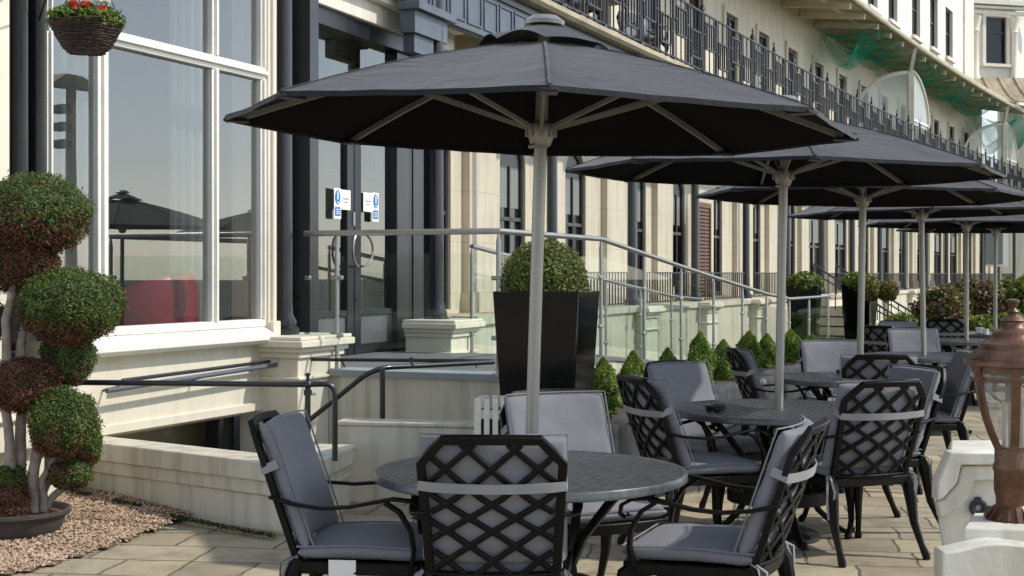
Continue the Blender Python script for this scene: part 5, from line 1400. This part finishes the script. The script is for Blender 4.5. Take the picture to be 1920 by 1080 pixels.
for v, h in ((692, 14), (712, 4)):
    mb.lathe([((bowl(v) - 2) * k_, Z(v + h / 2)), ((bowl(v) + 2) * k_, Z(v + h / 2)), ((bowl(v) + 2) * k_, Z(v - h / 2)), ((bowl(v) - 2) * k_, Z(v - h / 2))], 12, ph=R(15))
mb.build('cage', M['copper'], lan)
mb = MB(); mb.lathe([(74 * k_, Z(686)), (88 * k_, Z(684)), (88 * k_, Z(674)), (85 * k_, Z(670)), (66 * k_, Z(656)), (62 * k_, Z(652)), (60 * k_, Z(644)), (42 * k_, Z(634)), (38 * k_, Z(628)), (36 * k_, Z(622)), (26 * k_, Z(616)), (22 * k_, Z(612)), (20 * k_, Z(604)), (24 * k_, Z(601)), (15 * k_, Z(592)), (9 * k_, Z(588)), (11 * k_, Z(584)), (6 * k_, Z(578)), (9 * k_, Z(570)), (12 * k_, Z(566)), (11 * k_, Z(562)), (0, Z(560))], 36)
mb.build('roof', M['copper'], lan)
mb = MB()
for dx in (-0.025, 0.03, 0.0): mb.tube([(dx, 0.02 * (dx == 0), Z(840)), (dx, 0.02 * (dx == 0), Z(755))], 0.010, 8)
mb.build('candle_tube', M['slat'], lan)
# pier: coping block, gently arched lower wall
px0, px1 = (1768 - U0) * 4.30 / F, (2060 - U0) * 4.30 / F
pc = (lx, YL, 0)
mb = MB(); xb0 = (1806 - U0) * 4.4 / F
zc = H - (990 - V0) * 4.4 / F
mb.hexa([(xb0, 4.40, 0), (px1, 4.36, 0), (px1 + 0.1, 4.72, 0), (xb0 + 0.125, 4.68, 0), (xb0, 4.40, zc), (px1, 4.36, zc), (px1 + 0.1, 4.72, zc), (xb0 + 0.125, 4.68, zc)])
poly = [(px0, 4.30, 0), (px1, 4.30, 0)] + [tuple(at(u, v, 4.30)) for u, v in ((2060, 1040), (1990, 1030), (1920, 1022), (1890, 1019), (1866, 1018), (1845, 1020), (1820, 1026), (1795, 1032), (1768, 1037))]
poly = [Vector(p) for p in poly]
mb.extr(poly, (0, 0.10, 0))
mb.hexa([(px0 + .045, 4.40, 0), (px0 + 0.14, 4.40, 0), (1.62, 4.68, 0), (1.525, 4.68, 0), (px0 + .045, 4.40, 0.58), (px0 + 0.14, 4.40, 0.58), (1.62, 4.68, 0.58), (1.525, 4.68, 0.58)])
tag(mb.build('lantern_pier', M['pier'], off=pc, bevel=0.008), 'white painted pier with gently arched front carrying the copper lantern', 'pier')
Ys = 5.75
def sp(u, v, y=Ys): return at(u, v, y)
mb = MB()
out0 = [(1782, 848), (2050, 848), (2050, 1085), (1770, 1085), (1768, 1030), (1760, 985), (1757, 940), (1760, 905)]
mb.extr([sp(u, v) for u, v in out0], (0.135, 0.42, 0))
outer_ = [(1782, 848), (1868, 848), (1886, 860), (1890, 872), (1803, 872), (1795, 905), (1770, 935), (1757, 940), (1758, 905)]
mb.extr([sp(u, v, Ys - 0.085) for u, v in outer_], (0, 0.083, 0))
inner_ = [(1803, 873), (1890, 873), (1894, 885), (1888, 900), (1828, 901), (1815, 935), (1785, 965), (1762, 972), (1757, 942), (1771, 936), (1796, 906)]
mb.extr([sp(u, v, Ys - 0.045) for u, v in inner_], (0, 0.043, 0))
o = mb.build('scroll_wall', M['pier'], off=tuple(sp(1850, 1085)), bevel=0.008)
tag(o, 'white wall end with scrolled moulding behind the lantern pier', 'wall')
c = sp(1834, 952, Ys - 0.012)
mb = MB()
for r_, tr_ in ((0.028, 0.010), (0.018, 0.006)):
    mb.tube([(c.x + r_ * math.cos(a), c.y - 0.004, c.z + r_ * math.sin(a)) for a in [2 * math.pi * j / 20 for j in range(21)]], tr_, 7)
mb.box((c.x + 0.038, c.y, c.z - 0.004), (0.03, 0.02, 0.022)); mb.box((c.x, c.y, c.z + 0.034), (0.02, 0.02, 0.02))
tag(mb.build('iron_ring', M['iron'], off=tuple(c)), 'dark iron ring fixed to the scrolled wall end', 'ring')

# ================================================================== DISTANT GARDEN
st0 = FP(20.4, 0.3, 0)
t = thing('garden_steps', 'short flight of cream steps with buff treads leading up to the terrace', 'steps', st0); off = tuple(st0)
for k in range(5):
    mb = MB(); fbox(mb, 19.4, 21.3, 0.3, 0.3 + 0.30 * (5 - k), 0.2 * k if k else -0.05, 0.2 * (k + 1) - 0.03); mb.build('riser', M['cream_far'], t, off=off)
    mb = MB(); fbox(mb, 19.4, 21.3, 0.3 + 0.30 * (4 - k), 0.34 + 0.30 * (5 - k), 0.2 * (k + 1) - 0.03, 0.2 * (k + 1)); mb.build('tread', M['step'], t, off=off)
for s, lab in ((19.3, 'black iron stair railing with curled top on the left of the garden steps'), (21.4, 'black iron stair railing on the right of the garden steps')):
    a, b = FP(s, 0.3, 1.0), FP(s, 1.95, 0.02)
    t = thing('stair_railing', lab, 'railing', b, 0, 'iron railings of the garden steps'); off = tuple(b)
    mb = MB(); up = Vector((0, 0, 0.62))
    mb.tube([a + Vector((0.05, 0, 0.40)), a + Vector((0.0, 0, 0.56)), a + up * 1.12, a.lerp(b, 0.12) + up * 1.05, b + up, b + Vector((0, -0.02, 0.6))], 0.022, 7); mb.tube([a + Vector((0, 0, .5)), b + Vector((0, 0, 0.5))], 0.015, 6); mb.build('rail', M['iron'], t, off=off)
    for k in range(12):
        p_ = a.lerp(b, k / 11); mb = MB(); mb.tube([p_, p_ + up], 0.012 if 0 < k < 11 else 0.024, 6); mb.build('baluster', M['iron'], t, off=off)
for u, lab in ((1631, 'reddish round standard topiary beside the third pole'), (1665, 'reddish round standard topiary between the third and fourth poles')):
    Y = 25.0; c = at(u, 545, Y)
    leafball('standard_topiary', lab, 'shrub', tuple(c), (0.19, 0.19, 0.19), 1500, 0.030, [M['photinia'], M['yellow']], u % 7, 0.12, 0.3, stem=0.1, group='round topiary standards', mixf=lambda p, d: int(random.random() < 0.25))
SH = [(1765, 582, 52, 46, 24.5, 'photinia', 'box', 'red tipped shrub at the left end of the hedge, between the fourth and fifth poles'), (1812, 572, 40, 46, 26.0, 'photinia', 'purple', 'rusty red shrub behind the fifth pole'),
      (1852, 580, 46, 48, 25.0, 'purple', 'photinia', 'dark purple shrub between the fifth and sixth poles'), (1893, 572, 40, 44, 26.0, 'yellow', 'box', 'golden leaved shrub right of the sixth pole'),
      (1935, 565, 48, 52, 25.0, 'yellow', 'conifer', 'yellow green shrub at the right edge of the hedge'), (1842, 612, 38, 20, 22.5, 'conifer', 'box', 'low bright green bush in front of the purple shrub'),
      (1893, 612, 36, 24, 22.5, 'conifer', 'yellow', 'low green bush behind the lantern finial'), (1690, 604, 26, 14, 24.0, 'conifer', 'box', 'low green bush beside the fourth pole'), (1800, 618, 34, 26, 23.5, 'purple', 'box', 'low dark bush below the rusty red shrub')]
for i, (u, v, ru, rv, Y, m1, m2, lab) in enumerate(SH):
    c = at(u, v, Y)
    rx, rz = ru * Y / F, rv * Y / F
    leafball('garden_shrub', lab, 'shrub', tuple(c), (rx, rx * 0.8, rz), 3200, 0.045, [M[m1], M[m2]], i * 1.7, 0.35, 0.45, stem=0.05, group='shrubs in the far hedge', fr=3.5, mixf=lambda p, d: int(noise.noise(Vector(p) * 3.0) + random.gauss(0, 0.25) > 0.1), jit=0.9)

# lamp column across the promenade (seen mirrored in the bay window)
def mirror(u, v, D):
    """point at distance D outside the bay plane whose mirror image falls at (u, v)"""
    lo, hi = 5.0, 80.0
    for _ in range(40):
        m_ = (lo + hi) / 2; p = at(u, v, m_); o_ = (p - PC[0]).dot(NC[0])
        if o_ > -D: lo = m_
        else: hi = m_
    p = at(u, v, lo); o_ = (p - PC[0]).dot(NC[0])
    return p - NC[0] * 2 * o_
b0, b1 = mirror(128, 300, 9.0), mirror(137, 165, 9.0)
ax_ = E23
t = thing('floodlight_post', 'grey floodlight column across the promenade, seen only mirrored in the bay window', 'lamp post', (b1.x, b1.y, -0.03)); off = (b1.x, b1.y, -0.03)
mb = MB(); mb.tube([Vector((b1.x, b1.y, -0.03)), b1], [0.11, 0.08], 10); mb.build('pole', M['soffit'], t, off=off)
mb = MB(); mb.extr([b1 + ax_ * -0.5, b1 + ax_ * 0.75 + Vector((0, 0, 0.05)), b1 + ax_ * 0.3 + Vector((0, 0, 0.22)), b1 + ax_ * -0.1 + Vector((0, 0, 0.22))], NC[0] * 0.3); mb.build('lamp_head', M['soffit'], t, off=off)
for k in range(3):
    mb = MB(); c = b1 + Vector((0, 0, -0.35 - 0.28 * k)) + ax_ * -0.22; mb.box(tuple(c), (0.2, 0.3, 0.14), R(67)); mb.build('floodlight', M['iron'], t, off=off, bevel=0.03)

# ================================================================== LIGHT, SKY, CAMERA
sc = bpy.context.scene
SEL = R(44); SAZ = math.atan2(0.995, -0.06)                 # azimuth from +Y towards +X
S = Vector((math.cos(SEL) * math.sin(SAZ), math.cos(SEL) * math.cos(SAZ), math.sin(SEL)))
sun = bpy.data.lights.new('sun', 'SUN'); sun.energy = 2.4; sun.angle = R(1.2); sun.color = (1.0, 0.95, 0.86)
so = bpy.data.objects.new('sun', sun); C.objects.link(so); so.rotation_euler = S.to_track_quat('Z', 'Y').to_euler()
w = bpy.data.worlds.new('World'); sc.world = w; w.use_nodes = True
nt = w.node_tree; nt.nodes.clear()
sky = nt.nodes.new('ShaderNodeTexSky'); sky.sky_type = 'NISHITA'; sky.sun_disc = False
sky.sun_elevation = SEL; sky.sun_rotation = SAZ; sky.air_density = 1.0; sky.dust_density = 0.3; sky.ozone_density = 1.0
bg = nt.nodes.new('ShaderNodeBackground'); bg.inputs['Strength'].default_value = 0.15
wo = nt.nodes.new('ShaderNodeOutputWorld'); hs_ = nt.nodes.new('ShaderNodeHueSaturation'); hs_.inputs['Saturation'].default_value = 0.55; nt.links.new(sky.outputs[0], hs_.inputs['Color']); nt.links.new(hs_.outputs[0], bg.inputs['Color']); nt.links.new(bg.outputs[0], wo.inputs['Surface'])
cam = bpy.data.cameras.new('camera'); cam.sensor_width = 36; cam.lens = F / 1920 * 36; cam.shift_y = -(540 - V0) / 1920
cam.clip_end = 1000; cam.clip_start = 0.1
co = bpy.data.objects.new('camera', cam); C.objects.link(co); co.location = (0, 0, H); co.rotation_euler = (R(90), 0, 0)
sc.camera = co
sc.view_settings.view_transform = 'Standard'; sc.view_settings.look = 'None'; sc.view_settings.exposure = 0.62; sc.view_settings.gamma = 1
sc.cycles.use_denoising = True
sc.cycles.max_bounces = 8; sc.cycles.transparent_max_bounces = 16; sc.cycles.glossy_bounces = 4; sc.cycles.caustics_reflective = False; sc.cycles.caustics_refractive = False
